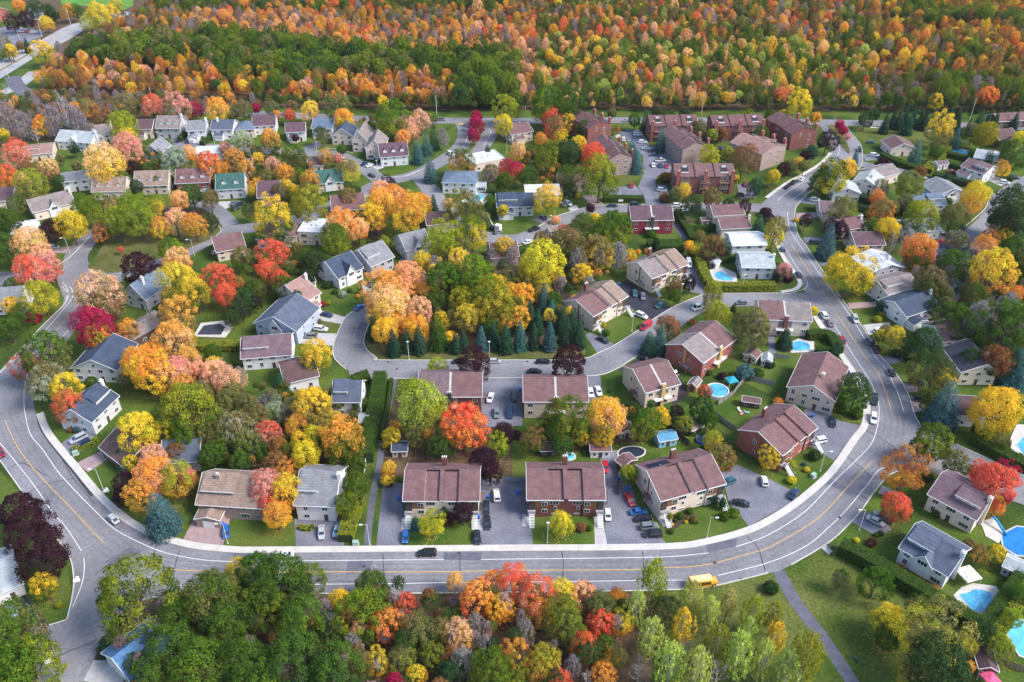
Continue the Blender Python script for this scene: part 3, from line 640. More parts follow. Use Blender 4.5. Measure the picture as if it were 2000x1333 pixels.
def condo(r):
    """ax ay bx by depth front|end wall : name   (three storeys, stepped firewalls, tall chimneys)"""
    s, nm = r.split(':'); q = s.split(); ax, ay, bx, by, D = map(float, q[:5]); end = q[5] == 'e'; wc = q[6]; rc = q[7]; nm = nm.strip()
    a, rz, L = frame((ax, ay), (bx, by)); root = empty('townhouse_block', a, rz); Hw, Hr = 8.2, 3.0; W0 = WM(wc); R0 = RM(rc); o = .35
    if not end:
        block(0, L, 0, D, Hw, Hr, 'x', W0, R0, root, .62, o, False); ur = D*.62; sl = Hr/ur
        n = 3
        for i in range(1, n):
            m = MB(); x = L*i/n; m.prism([(-o-.05, Hw-o*sl+.2), (ur, Hw+Hr+.25), (ur, Hw+Hr+.55), (-o-.05, Hw-o*sl+.5)], x-.2, x+.2, 'x'); m.build('firewall', M_darkwood, root)
        for i in range(n):
            x = L*(i+.5)/n
            if i != 1:
                m = MB(); y0, y1 = ur*.25, ur*.72; z0, z1 = Hw+sl*y0+.22, Hw+sl*y1+.24
                m.prism([(y0, z0), (y1, z1), (y1, z1+.06), (y0, z0+.06)], x-1.5, x+1.5, 'x'); t = m.build('roof_terrace_shade', mat('terrace_shade', (.03, .03, .035), .9), root)  # dark slab on the slope; its colour paints the shade of a terrace cut-out
                f = MB(); f.prism([(y0-.15, z0+.07-.05), (y0, z0+.07), (y0, z0+.4), (y0-.15, z0+.35)], x-1.65, x+1.65, 'x'); f.box(x-.9, x+.9, y1-.5, y1-.4, z1-.25, z1+.75); f.build('parapet', M_white, t)
            for k in range(2):
                b = MB(); z = 2.7+2.8*k; b.box(x-2.1, x+2.1, -1.3, -.01, z-.2, z)
                for j in range(14): b.box(x-2.08+.31*j, x-2.02+.31*j, -1.28, -1.22, z+.001, z+.9)
                b.box(x-2.1, x+2.1, -1.3, -1.2, z+.9, z+.98); b.build('balcony', M_wood, root)
            for k in range(3):
                window(root, 4, x-1.1, -.01, .6+2.75*k); window(root, 4, x+1.2, -.01, .6+2.75*k)
            chimney(root, L*(i+(.12, .5, .88)[i])/n, -.45, 0, Hw+2.6, WM('red'), 1.5, .85, 1)
        for X, rz_ in ((-.01, -math.pi/2), (L+.01, math.pi/2)):
            for k in range(3): window(root, 1, X, D*.35, .9+2.75*k, rz_); window(root, 4, X, D*.65, .9+2.75*k, rz_)
    else:
        n = int(D/6.5); du = D/n
        for i in range(n):
            sgn = .7 if i % 2 else 0
            block(sgn*.5+.002*i, L-.8+sgn, du*i+.002, du*(i+1)-.002, Hw+.35*(i % 2), Hr, 'y', W0, R0, root, .45, .02, False)
            rf = MB(); u0, u1, h = -.3, L-.5+sgn, Hw+.35*(i % 2)
            ur = L*.45; sl = Hr/ur
            rf.prism([(u0, h+.1), (ur, h+Hr+.12), (ur, h+Hr+.5), (u0, h+.45)], du*i-.2, du*i+.2, 'y'); rf.prism([(ur+.002, h+Hr+.12), (u1, h+.3), (u1, h+.65), (ur+.002, h+Hr+.5)], du*i-.2, du*i+.2, 'y'); rf.build('firewall', R0, root)
            chimney(root, L+.1, du*(i+.3), 0, Hw+2.8, WM('red'), 1.0, 1.5, 1)
            t = MB(); x0_, x1_ = L*.58, L*.78; z0, z1 = h+Hr*(1-.13/.55)+.25, h+Hr*(1-.33/.55)+.25
            t.prism([(x0_, z0), (x1_, z1), (x1_, z1+.06), (x0_, z0+.06)], du*i+1.4, du*(i+1)-1.4, 'y'); t.build('roof_terrace_shade', mat('terrace_shade', (.03, .03, .035), .9), root)  # shaded terrace opening painted as a dark slab, no hole in the roof
            for k in range(3):
                window(root, 4, L+.75-.78, du*(i+.65), .6+2.75*k, math.pi/2); window(root, 2, -.02, du*(i+.5), .6+2.75*k, -math.pi/2)
        for k in range(3): window(root, 2, L*.68, -.01, .7+2.7*k)
        window(root, 4, L*.35, -.01, 6.4)
    ANCH.append((px(root.matrix_basis @ Vector((L/2, D*.4, 5))), nm)); tag(root, nm, 'townhouses', 'brick townhouse blocks around the car park'); return root

# ------------------------------------------------------------ cars
def car_mesh(kind):
    L, Wd, h0, h1 = dict(sedan=(4.7, 1.8, .92, 1.45), hatch=(4.1, 1.75, .95, 1.5), suv=(4.8, 1.9, 1.08, 1.78), van=(5.3, 2.0, 1.15, 2.25), pickup=(5.7, 1.95, 1.1, 1.85), minivan=(5.0, 1.95, 1.05, 1.75))[kind]
    cab = dict(sedan=(-1.75, -.95, .55, 1.25), hatch=(-1.95, -1.5, .6, 1.3), suv=(-2.3, -1.9, .5, 1.25), van=(-2.6, -2.5, 1.3, 2.05), pickup=(-.6, -.35, .8, 1.45), minivan=(-2.4, -2.0, .7, 1.6))[kind]
    x0, x1 = -L/2, L/2; y = Wd/2; bm = bmesh.new()
    # body: lofted cross sections along x
    secs = [(x0, .42, h0*.86, y*.82), (x0+.12, .30, h0*.95, y*.93), (x0+.6, .26, h0*1.0, y), (0, .26, h0, y), (x1-1.1, .26, h0*.97, y), (x1-.35, .28, h0*.86, y*.93), (x1, .40, h0*.66, y*.78)]
    def ring(x, zb, zt, yy): return [bm.verts.new(p) for p in ((x, -yy*.93, zb), (x, -yy, zb+.2), (x, -yy, zt-.22), (x, -yy*.9, zt), (x, yy*.9, zt), (x, yy, zt-.22), (x, yy, zb+.2), (x, yy*.93, zb))]
    R = [ring(*s) for s in secs]
    for a, b in zip(R, R[1:]):
        for i in range(8): bm.faces.new((a[i], a[(i+1) % 8], b[(i+1) % 8], b[i]))
    bm.faces.new(R[0]); bm.faces.new(R[-1][::-1])
    # roof shell
    a, b, c, d = cab; zt = h1; ty = y*.76; by_ = y*.88
    def cabin(inset, z0, z1):
        lo = [(a+inset, -by_+inset, z0), (d-inset, -by_+inset, z0), (d-inset, by_-inset, z0), (a+inset, by_-inset, z0)]
        hi = [(b+inset, -ty+inset, z1), (c-inset, -ty+inset, z1), (c-inset, ty-inset, z1), (b+inset, ty-inset, z1)]; return lo, hi
    if kind == 'pickup':
        for q in (((x0+.1, -y*.8, h0*.95), (a-.1, -y*.8, h0*.95), (a-.1, y*.8, h0*.95), (x0+.1, y*.8, h0*.95)),): pass
    lo, hi = cabin(0, h0-.06, zt-.06)
    def rbox(lo, hi):
        v = [bm.verts.new(p) for p in lo+hi]
        for i in range(4): bm.faces.new((v[i], v[(i+1) % 4], v[4+(i+1) % 4], v[4+i]))
        bm.faces.new(v[4:])
    # roof plate with pillars' top
    lo2 = [tuple(Vector(l).lerp(Vector(h), .90)) for l, h in zip(lo, hi)]; hi2 = [(p[0], p[1]*.97, zt) for p in hi]
    rbox(lo2, hi2)
    # pillars
    for i in range(4):
        l, h = Vector(lo[i]), Vector(lo2[i]); s = .06
        v = [bm.verts.new(p) for p in (l+Vector((-s, -s, 0)), l+Vector((s, -s, 0)), l+Vector((s, s, 0)), l+Vector((-s, s, 0)), h+Vector((-s, -s, 0)), h+Vector((s, -s, 0)), h+Vector((s, s, 0)), h+Vector((-s, s, 0)))]
        for j in range(4): bm.faces.new((v[j], v[(j+1) % 4], v[4+(j+1) % 4], v[4+j]))
    if kind == 'van':
        v = MB(); pass
        lo3 = [(a-.02, -by_-.01, h0-.05), (a+2.4, -by_-.01, h0-.05), (a+2.4, by_+.01, h0-.05), (a-.02, by_+.01, h0-.05)]; hi3 = [(b-.02, -ty-.03, zt-.05), (b+2.3, -ty-.03, zt-.05), (b+2.3, ty+.03, zt-.05), (b-.02, ty+.03, zt-.05)]
        rbox(lo3, hi3)
    bmesh.ops.recalc_face_normals(bm, faces=bm.faces)
    me = bpy.data.meshes.new(kind+'_body'); bm.to_mesh(me); bm.free(); me.materials.append(M_paint)
    g = MB(); lo, hi = cabin(.035, h0-.04, zt-.1); n = len(g.v); g.v += lo+hi
    for i in range(4): g.f.append((n+i, n+(i+1) % 4, n+4+(i+1) % 4, n+4+i)); g.m.append(0)
    glass = g.mesh('windows', M_glass)
    wh = .34 if kind in ('sedan', 'hatch') else .38; t = MB(); t.tube((0, -.12, 0), (0, .12, 0), wh, wh, 16); t.tube((0, .12, 0), (0, -.12, 0), wh, wh, 16)
    ty_ = t.mesh('tyre', M_tyre); r = MB(); r.tube((0, -.125, 0), (0, -.135, 0), wh*.62, wh*.58, 10); r.tube((0, .125, 0), (0, .135, 0), wh*.62, wh*.58, 10); rim = r.mesh('rim', M_metal)
    hl = MB(); hl.box(-.06, .06, -.2, .2, -.09, .09); HL = hl.mesh('headlight', M_lamp); TL = hl.mesh('taillight', mat('red_lens', (.4, .01, .01), .3))
    bed = None
    if kind == 'pickup': bb = MB(); bb.box(x0+.2, a-.15, -y*.78, y*.78, h0*.9, h0+.02); bed = bb.mesh('cargo_bed', mat('bed_liner', (.02, .02, .02), .8))
    return dict(body=me, glass=glass, tyre=ty_, rim=rim, HL=HL, TL=TL, bed=bed, L=L, y=y, h0=h0, wh=wh)
CARS = {k: car_mesh(k) for k in ('sedan', 'hatch', 'suv', 'van', 'pickup', 'minivan')}
CCOL = dict(white=(.8, .8, .8), silver=(.45, .47, .5), grey=(.18, .19, .2), black=(.012, .013, .018), navy=(.012, .03, .09), blue=(.02, .13, .4), lblue=(.2, .36, .5), red=(.5, .015, .03), teal=(.03, .12, .16), dred=(.25, .01, .02), green=(.02, .1, .08), brown=(.1, .06, .04), yellow=(.8, .4, .02))
def car(r):
    x, y, hx, hy = map(float, r[:4]); kind, col = r[4], r[5]; c = CARS[kind]; a = P(x, y, .6); a.z = .055; b = P(x+hx, y+hy, .6); rz = math.atan2(b.y-a.y, b.x-a.x)
    nm = {'suv': 'suv', 'hatch': 'hatchback'}.get(kind, kind); root = empty('parked_car' if len(r) < 7 else 'car', a, rz); cc = (*CCOL[col], 1)
    o = link('body', c['body'], root); o.color = cc; link('windows', c['glass'], root)
    if c['bed']: link('cargo_bed', c['bed'], root)
    for X in (-c['L']*.30, c['L']*.32):
        for Y in (-1, 1): w = link('wheel', c['tyre'], root, (X, Y*(c['y']-.11), c['wh'])); link('rim', c['rim'], w)
    for Y in (-1, 1):
        link('headlight', c['HL'], root, (c['L']/2-.12, Y*c['y']*.58, c['h0']*.62)); link('taillight', c['TL'], root, (-c['L']/2+.02, Y*c['y']*.6, c['h0']*.7))
    nmc = {'lblue': 'light blue', 'dred': 'dark red', 'navy': 'dark blue'}.get(col, col)
    ITEMS.append((root, nmc+' '+{'suv': 'SUV', 'hatch': 'hatchback'}.get(kind, kind)+(' driving' if len(r) > 6 and r[6] == 'd' else ''), 'car', (x, y)))
    return root
# ============================================================ SETTING
inner = "1598,243 1612,262 1622,281 1622,300 1607,320 1575,340 1535,362 1500,388 1485,402 1497,425 1510,450 1520,475 1535,505 1560,540 1567,556 1572,575 1582,597 1597,618 1625,660 1657,705 1674,730 1690,760 1698,785 1700,805 1695,835 1675,862 1648,902 1620,937 1562,987 1500,1026 1450,1047 1375,1066 1325,1073 1200,1076 1000,1077 750,1079 500,1081 450,1080 375,1072 312,1056 275,1040 237,1017 190,975 140,915 100,867 82,840 71,810 66,780 78,740 115,690 150,640 185,592"
outA = "122,560 131,587 75,645 30,695 0,727 -40,770 -52,820 -30,865 0,900 55,977 107,1047 135,1085 144,1125 142,1162 131,1211"
outB = "200,1250 228,1205 260,1180 302,1167 360,1164 500,1161 750,1160 875,1159 1142,1156 1300,1153 1385,1147 1500,1120 1530,1112 1600,1072 1635,1047 1680,1000 1707,962 1738,928"
outC = "1797,831 1785,807 1772,767 1747,727 1712,687 1685,640 1650,592 1620,550 1575,482 1560,462 1554,442 1552,425 1554,408 1560,398 1575,382 1595,367 1640,352 1672,335 1684,318 1684,297 1680,282 1662,260 1652,243"
poly = cr(wpts(inner), 5)+[P(150, 560), P(122, 548)][:0]
poly += list(cr(wpts(outA), 5))
poly += wpts("96,1222 52,1228 70,1262 72,1333 40,1420 130,1420 162,1333 187,1280")
poly += cr(wpts(outB), 5)+wpts("1775,916 1820,922 1862,940 1930,962 1995,985 2090,1022 2090,968 2000,930 1925,895 1867,869 1825,850")+cr(wpts(outC), 5)
sheet('road', poly, .05, M_asph)
def street(s, w, z, m=M_asph, nm='road'): return strip(nm, s, w, z, m)
# collector along the wood, boulevard, inner streets
street("-60,196 60,200 200,208 350,214 500,222 700,232 860,236 1100,236 1250,235 1490,237 1640,240 1800,243 2100,252", 9, .056)
street("902,238 910,256 903,282 880,303 850,322 815,340 770,352 740,356", 8.5, .062)
street("965,238 957,262 938,290 912,308 880,320", 8.5, .066)
street("815,340 838,368 866,408 885,432 910,450 950,463 1010,468 1060,450 1100,430 1150,415 1200,408 1280,407 1350,405 1420,404 1510,408", 8.5, .070)
street("770,350 735,362 700,382 650,402 590,426 520,442 440,452 400,472 350,497 290,517 230,537 185,545", 9, .074)
street("740,350 700,322 655,302 600,300 540,296 460,290 380,287 300,292", 8, .078)
street("452,440 428,415 400,400 340,395", 7, .082)
street("170,470 150,498 148,520 152,552 150,590", 9, .086)
street("240,420 205,440 180,460 158,490", 8, .090)
sheet('road', "118,530 150,500 185,520 230,540 240,550 200,562 190,592 150,600 128,590 110,545", .094, M_asph)
sheet('road', cr(wpts("1582,573 1530,573 1410,574 1372,576 1350,585 1312,602 1275,625 1245,647 1200,675 1165,692 1145,700 1080,704 1000,704 750,704 737,700 720,687 711,672 712,657 722,630 740,600 790,566 850,540"), 4)
      + wpts("860,552 800,580 755,612")[:0] + cr(wpts("830,530 760,556 722,589 692,607 675,620 660,650 651,675 652,697 662,710 678,722 688,738 720,744 750,740 1000,739 1155,735 1200,723 1235,702 1280,675 1325,643 1370,612 1425,600 1500,599 1560,592 1590,606"), 4), .098, M_asph)
sheet('road', "1254,402 1262,401 1260,390 1246,365 1257,340 1256,306 1212,262 1210,257 1254,257 1268,285 1300,296 1320,318 1317,335 1283,345 1280,360 1288,380 1292,402", .102, M_drive)
street("2040,340 1995,362 1960,388 1938,425 1905,462 1890,490 1900,525 1915,560", 9, .106)
street("1672,318 1720,330 1765,336 1790,342", 7, .110)
M_conc_road = mat('worn_pale_asphalt', (.27, .265, .28), .9, .07, .16, ns2=1.1, spec=.15, col2=(.36, .355, .365))
street("-60,172 0,137 55,104 104,80 150,54 195,40 250,24", 19, .056, M_conc_road)
strip('median', "-20,150 30,121 60,104", 1.2, .09, M_dry)
street("-40,190 10,180 40,164 70,140", 9, .061, M_conc_road)
line_ = "-40,158 0,136 55,103 104,79 150,53"
strip('road_marking', line_, .3, .12, M_yel)
street("24,150 32,166 52,182 90,192 140,196", 9, .067, M_patch)
sheet('path', cr(wpts("60,22 90,60"), 1)+wpts("140,52 90,45"), .03, M_drive) if False else None
for s, w, nm in (("771,740 765,770 752,825 742,900 730,962 720,1032 718,1068", 1.8, 'path'), ("1521,1116 1550,1170 1600,1237 1640,1295 1672,1345", 3.1, 'path'), ("1790,342 1830,356 1850,372", 2, 'path'), ("1700,249 1820,256", 2, 'path')):
    strip(nm, s, w, .032, M_patch if nm == 'path' and w != 2 else M_walk)
# sidewalks and kerbs
iw = cr(wpts("1597,618 1625,660 1657,705 1674,730 1690,760 1698,785 1700,805 1695,835 1675,862 1648,902 1620,937 1562,987 1500,1026 1450,1047 1375,1066 1325,1073 1200,1076 1000,1077 750,1079 500,1081 450,1080 375,1072 312,1056 275,1040 237,1017 190,975 140,915 100,867 82,840 71,810"), 6)
ribbon('sidewalk', iw, offset(iw, -2.0), .17, M_walk, .16, smooth=False)
for s in ("1508,455 1520,475 1535,505 1560,540 1567,556 1555,568 1528,573", "1625,300 1607,320 1575,340 1535,362 1500,388"):
    q = cr(wpts(s), 6); ribbon('sidewalk', q, offset(q, -1.6), .17, M_walk, .16, smooth=False)
def kerb(s, w=.28): strip('kerb', s, w, .19, M_walk, .18)
for s in (outA, "228,1205 260,1180 302,1167 360,1164 500,1161 750,1160 875,1159 1142,1156 1300,1153 1385,1147 1500,1120", "1545,1104 1600,1072 1635,1047 1680,1000 1707,962 1738,928 1775,916", outC,
          "1372,576 1350,585 1312,602 1275,625 1245,647 1200,675 1165,692 1145,700 1080,704 1000,704 750,704 737,700 720,687 711,672 712,657 722,630 735,605",
          "1528,573 1410,574 1372,576", "722,589 692,607 675,620 660,650 651,675 652,697 662,710 676,722", "750,740 1000,739 1155,735 1200,723 1235,702 1262,687", "107,522 140,500 175,462", "422,462 432,450 422,437",
          "1037,452 1057,440 1082,425 1112,415 1140,407 1185,401 1257,400", "1010,482 1040,472 1070,460 1090,450", "1967,375 1935,382 1922,410 1870,455", "1867,869 1925,895 2000,930", "96,1222 131,1211", "130,587 132,567 122,552",
          "635,290 655,292 690,300", "750,345 790,345 827,330"): kerb(s)
# islands of the boulevards and the round green
sheet('median', cr(wpts("1617,247 1632,246 1644,262 1658,290 1657,301 1640,281 1624,260"), 3, True), .2, M_dry, .19)
sheet('median', cr(wpts("930,243 944,240 942,258 930,282 918,297 912,296 922,276"), 3, True), .2, M_dry, .19)
isl = wpts("172,520 186,505 202,478 240,440 330,400 400,415 430,440 432,452 420,463 357,490 300,510 240,530 215,534 183,530")
sheet('lawn', cr(isl, 4, True), .13, M_dry, .12)
# white and yellow lines
def line(s, m=M_line, w=.17): strip('road_marking', s, w, .125, m)
for s in ("66,700 50,745 47,785 50,812 60,850 82,877 112,920 140,952 187,1000 225,1035 272,1060 312,1077 350,1087 400,1095 455,1098", "545,1098 625,1096 867,1094", "940,1094 1000,1093 1250,1090 1325,1087 1384,1081", "1437,1069 1500,1046 1572,1000 1630,940 1675,897 1700,870 1712,840 1717,805 1712,775 1700,747 1670,700 1630,637", "1512,462 1531,482 1555,520 1575,548 1575,562 1550,572 1525,576",
          "0,866 60,940 102,1000 130,1032 159,1077", "164,1090 165,1110 160,1142 142,1187", "327,1147 381,1145 645,1142 770,1141 870,1139 1000,1138 1110,1137 1237,1135 1337,1134", "1402,1125 1500,1100 1575,1067 1617,1032 1650,1000 1692,950 1715,920 1731,914",
          "1765,805 1750,760 1725,715 1711,700 1660,617 1600,535 1546,455 1540,435 1538,415", "0,730 80,655 118,612 140,585 142,570 136,560", "110,672 140,640", "1519,393 1535,378 1575,352 1590,343", "1637,282 1640,296 1628,314", "1548,390 1575,370",
          "908,252 914,262 908,282 896,296", "955,252 958,262 945,285"): line(s)
for s in ("9,821 35,875 75,927 142,997 202,1061", "332,1113 432,1118 625,1118 850,1118 1000,1115 1225,1114 1300,1110 1375,1105 1475,1079 1500,1071 1570,1032 1612,1000 1657,950 1704,901", "1741,805 1730,767 1715,732 1690,700 1675,677 1632,612", "1545,478 1600,563", "100,660 130,622 155,592"): line(s, M_yel, .16)
line("896,243 905,243", M_yel, 2.4)
# repairs in the asphalt
for s in ("1440,1052 1437,1068 1384,1080 1380,1064", "867,1080 940,1080 940,1094 867,1094", "680,1098 728,1096 722,1120 676,1122", "458,1082 520,1082 512,1101 455,1101", "205,1098 252,1070 278,1076 232,1108", "1605,940 1622,936 1700,976 1692,983", "705,630 722,632 718,648 696,645", "1720,735 1735,735 1745,760 1730,760"): sheet('road_patch', s, .112, M_patch)
for s in ("352,1075 345,1095 338,1130 332,1155", "305,1068 300,1090 303,1112", "748,1082 750,1120 752,1160", "898,1082 899,1118 900,1155", "1097,1078 1100,1100 1098,1153", "1255,1078 1257,1100 1256,1150", "1460,1050 1480,1070 1490,1100 1495,1115", "0,930 40,905 90,930", "60,960 95,945 145,935", "185,1125 205,1108 225,1095", "75,820 90,850 120,895 140,930 160,955 185,985", "105,1290 130,1275 165,1262 190,1250", "1500,470 1560,455", "1640,880 1700,930", "1690,840 1740,870 1770,900"):
    strip('tar_seam', s, .16, .118, M_crack)
strip('road_patch', "78,818 86,842 110,875 140,912 165,945 182,968", 1.5, .114, M_crack)
M_wear = mat('worn_asphalt', (.148, .145, .158), .85, .07, .16, ns2=1.1, spec=.18, col2=(.218, .213, .228))
for s in ("9,800 35,860 75,920 142,992 202,1055 262,1090 332,1108 432,1118 625,1118 850,1118 1000,1115 1225,1114 1300,1110 1375,1105 1475,1079 1570,1032 1657,950 1704,901 1742,855 1748,820 1741,790 1730,760 1715,728 1690,696 1675,673 1632,608 1600,560 1545,474 1528,430",):
    q = cr(wpts(s), 6)
    for off in (-2.6, -1.0, 1.0, 2.6): ribbon('tyre_wear', offset(q, off+.28), offset(q, off-.28), .108, M_wear, smooth=False)
rg = random.Random(3)
for x, y in ((711,1107),(1396,1100),(645,1073),(897,1081),(1447,1132),(1655,887),(758,708),(1029,707),(84,1243),(1172,698),(335,1161),(692,642),(775,722),(1560,960),(1640,1012)):
    m = MB(); a = P(x, y); m.tube((0, 0, 0), (0, 0, .008), .42, .42, 14); o = m.build('manhole_cover', mat('cast_iron', (.06, .045, .045), .7), None, (a.x, a.y, .128)); ITEMS.append((o, 'round cast-iron manhole cover', 'manhole cover', (x, y)))
# driveways, paved lots
DRV = """D 575,1014 672,1012 672,1068 578,1069;D 748,940 790,945 786,1067 735,1067;D 935,935 1030,935 1041,1065 922,1066;D 1172,880 1208,880 1250,1000 1302,1063 1185,1064 1178,1000;D 1408,925 1440,908 1500,935 1560,965 1540,985 1463,1028 1425,985
D 1570,800 1600,795 1640,822 1683,832 1668,856 1628,900 1582,870;T 1630,712 1658,712 1676,738 1640,752;D 940,738 1020,738 1020,832 940,835;D 1145,736 1172,733 1177,772 1150,785;T 1205,725 1250,698 1330,740 1345,772 1316,792 1290,725;D 1143,655 1152,650 1199,672 1168,692
T 1205,560 1225,548 1312,602 1275,625 1212,590;D 1335,530 1360,518 1377,560 1377,577 1348,570;P 150,905 215,872 226,888 172,923;D 118,868 160,838 195,858 140,893;W 583,650 656,652 652,676 583,671;W 620,605 675,620 670,634 625,626;W 710,548 728,560 722,578 700,566;W 688,727 718,736 690,768 662,770
T 8,1178 50,1163 97,1222 50,1229 30,1212;D 1722,948 1782,975 1770,992 1715,965;D 1680,1000 1715,1003 1742,1035 1712,1048 1664,1020;P 1655,592 1712,590 1712,600 1661,604;W 1685,635 1738,630 1740,645 1697,655;D 1722,697 1762,695 1765,706 1733,713;P 1764,749 1792,748 1792,766 1772,768;P 1772,776 1802,775 1806,804 1785,806
D 1597,505 1627,507 1628,516 1604,520;D 1568,464 1602,463 1603,475 1575,479;P 1555,417 1597,415 1597,425 1555,431;D 1573,384 1606,392 1600,401 1562,397;D 1685,302 1720,302 1720,312 1690,315;W 705,331 742,320 750,328 715,340;D 590,290 620,275 630,285 605,297;P 380,1011 450,1013 435,1068 356,1057
P 1136,383 1160,382 1180,400 1160,405;D 1180,368 1240,362 1262,385 1185,380;D 1283,362 1300,362 1308,378 1290,382;W 1200,265 1210,262 1214,268 1204,270;D 1440,360 1470,360 1478,385 1445,390;W 405,395 470,393 420,420 410,412;D 330,272 400,275 395,290 350,290;P 105,485 150,480 140,495 100,495;D 0,532 110,530 110,545 0,560;W 1855,450 1900,455 1880,470 1850,468;P 1830,455 1870,455 1860,480 1835,478
D 1310,440 1325,438 1345,465 1338,472;D 1040,430 1055,420 1075,427 1058,438;W 1110,407 1125,400 1130,408 1115,414;D 1500,652 1512,652 1516,700 1502,700;D 1575,650 1605,650 1613,663 1580,665;W 1932,340 1975,356 1955,364 1928,352;W 160,1330 180,1290 245,1290 240,1345;W 1160,1009 1176,1009 1186,1064 1162,1064;W 1020,1005 1031,1005 1041,1030 1020,1028;W 936,985 944,985 944,1036 922,1036;W 785,1012 793,1012 791,1035 784,1035;W 1255,975 1262,972 1310,1025 1296,1030;W 150,470 178,452 185,458 160,476"""
DM = dict(D=M_drive, T=M_tar, P=M_paver, W=mat('pale_pavers', (.42, .40, .40), .9, .7, .1, spec=.1))
for i, r in enumerate(DRV.replace('\n', ';').split(';')):
    k, s = r.split(' ', 1); sheet('driveway', s, .034+.0004*(i % 12), DM[k])
M_park = mat('park_grass', (.055, .088, .014), .95, .06, .34, ns2=1.3, spec=.1, col2=(.125, .135, .035))
# mown lawns (brighter than the rough grass) and beds
for i, s in enumerate("""791,1012 935,1012 922,1066 787,1066;1041,1010 1165,1008 1162,1064 1043,1064;1290,1015 1400,985 1425,990 1460,1027 1400,1046 1325,1061 1303,1062;450,1018 578,1015 578,1069 436,1069;215,985 300,940 380,1010 356,1056 300,1036 240,1000;1590,810 1620,770 1690,780 1694,830 1640,820;1520,920 1575,880 1615,900 1600,925 1570,955
175,922 245,890 250,960 210,975;83,825 150,790 160,830 118,866;0,920 36,960 0,975;0,970 45,985 90,1050 130,1100 140,1160 128,1210 97,1220 50,1165 0,1120;625,565 720,570 715,590 690,605 672,615 640,600 620,585;375,680 490,680 480,712 380,705;1440,720 1500,700 1545,715 1530,760 1500,770 1440,740;1400,790 1450,770 1490,790 1440,860 1385,830
1155,735 1200,725 1200,770 1175,765;1145,655 1160,650 1215,610 1260,625 1215,665 1195,670;1335,575 1375,578 1310,600 1290,595;1412,565 1560,565 1540,572 1412,574;1665,247 1820,258 1815,285 1690,280;730,650 850,670 1145,680 1140,700 755,703 728,690 712,670;1525,1115 1600,1075 1650,1060 1900,1240 1700,1340 1672,1333 1600,1235 1550,1170;1290,1160 1500,1125 1520,1130 1650,1345 1290,1345
1120,407 1020,430 985,430 960,440 1000,453 1037,452;950,435 1050,440 1040,452 1000,453;1325,600 1345,592 1420,600 1370,612;1572,475 1605,478 1640,505 1600,500;1557,432 1600,430 1605,462 1570,462;1640,525 1680,540 1700,590 1655,590;1662,605 1720,603 1735,630 1688,633;1700,660 1760,655 1765,695 1722,695;1740,713 1800,710 1790,748 1762,748;735,335 800,325 830,330 790,344;825,380 870,372 880,390 855,395;105,320 175,305 180,330 120,340;0,165 35,155 70,190 0,192
155,470 105,455 105,520 140,498;1555,388 1570,384 1560,398;1290,930 1400,900 1420,880 1350,870 1290,880;1180,400 1255,398 1250,385 1175,388;1215,270 1240,265 1230,300 1215,295;890,245 905,250 900,280 850,310 850,270""".replace('\n', ';').split(';')):
    sheet('lawn', s, .012+.0006*(i % 14), M_dry if i == 20 else M_park if i in (21, 22, 19) else M_lawn)
for i, s in enumerate(("150,1175 320,1170 600,1163 900,1161 1290,1158 1270,1345 1100,1500 -50,1500 250,1340 190,1290", "70,190 300,205 560,211 860,215 1250,215 1640,216 2300,220 2600,-200 -100,-200 100,120", "730,560 850,490 1050,500 1140,600 1140,680 870,668 745,665", "190,470 260,405 400,410 420,440 330,455", "1690,520 2050,480 2050,760 1880,720 1760,600", "740,880 780,750 1000,850 1000,930 760,930", "480,780 700,800 690,920 480,930", "0,200 300,225 250,270 0,280")):
    sheet('forest_floor', s, .006+.0007*i if i != 3 else .15, M_litter)
sheet('flower_bed', "1300,1012 1350,1000 1365,1010 1330,1025 1312,1040 1300,1035", .028, M_bark_mulch)
# far upper-left: playing field
sheet('lawn', "110,-30 260,-30 260,12 230,25 170,12 120,10", .03, mat('far_field', (.09, .22, .03), .95, .1, .15))
sheet('path', "-20,60 20,50 90,62 80,74 40,90 -20,100", .033, M_drive)
# ============================================================ BUILDINGS
for r in """793 1012 935 1012 13.5 f brown brown cream wood : cream-and-brown duplex beside the footpath
1031 1010 1177 1010 13.5 f brown brown dbrick wood : dark-brick duplex with white front stairs
1287 1012 1408 979 14 f brown brown cream wood : cream duplex with solar panels
1520 922 1585 869 14 f brown brown red wood : red-brick duplex with golf cart
1368 740 1430 694 14 r greige brown red yel : orange-brick duplex beside round pool
1258 799 1322 782 14 r brown brown beige yel : tan duplex with mustard chimney
1024 817 1145 817 13 r brown brown beige wood : beige duplex between maroon tree and lot
820 807 940 807 13 r mauve brown dbrick dark : dark duplex behind the coral maple
1157 648 1222 609 13.5 f brown tan cream wood : cream duplex beside spruce row
1271 573 1339 545 13.5 f greige tan cream wood : cream duplex beside white van
1232 458 1311 457 12 r plum plum crimson brown : crimson duplex facing clipped hedge
1480 654 1577 658 12 r brown greige cream brick : two-tone duplex at upper crescent corner""".split('\n'): duplex(r)
_sp = next(o for o in C.objects if o.get('label', '').startswith('cream duplex with solar'))
m = MB(); L0 = 17.0; sb0 = 3.0/(14*.42)
for k in range(5): m.prism([(14*.58+1.0, 9.4+.3-1.0*sb0), (14*.58+3.6, 9.4+.3-3.6*sb0), (14*.58+3.6, 9.4+.38-3.6*sb0), (14*.58+1.0, 9.4+.38-1.0*sb0)], 1.0+1.25*k, 2.2+1.25*k, 'x')
m.build('solar_panel', mat('solar_cells', (.015, .02, .06), .2, 3, .2), _sp)
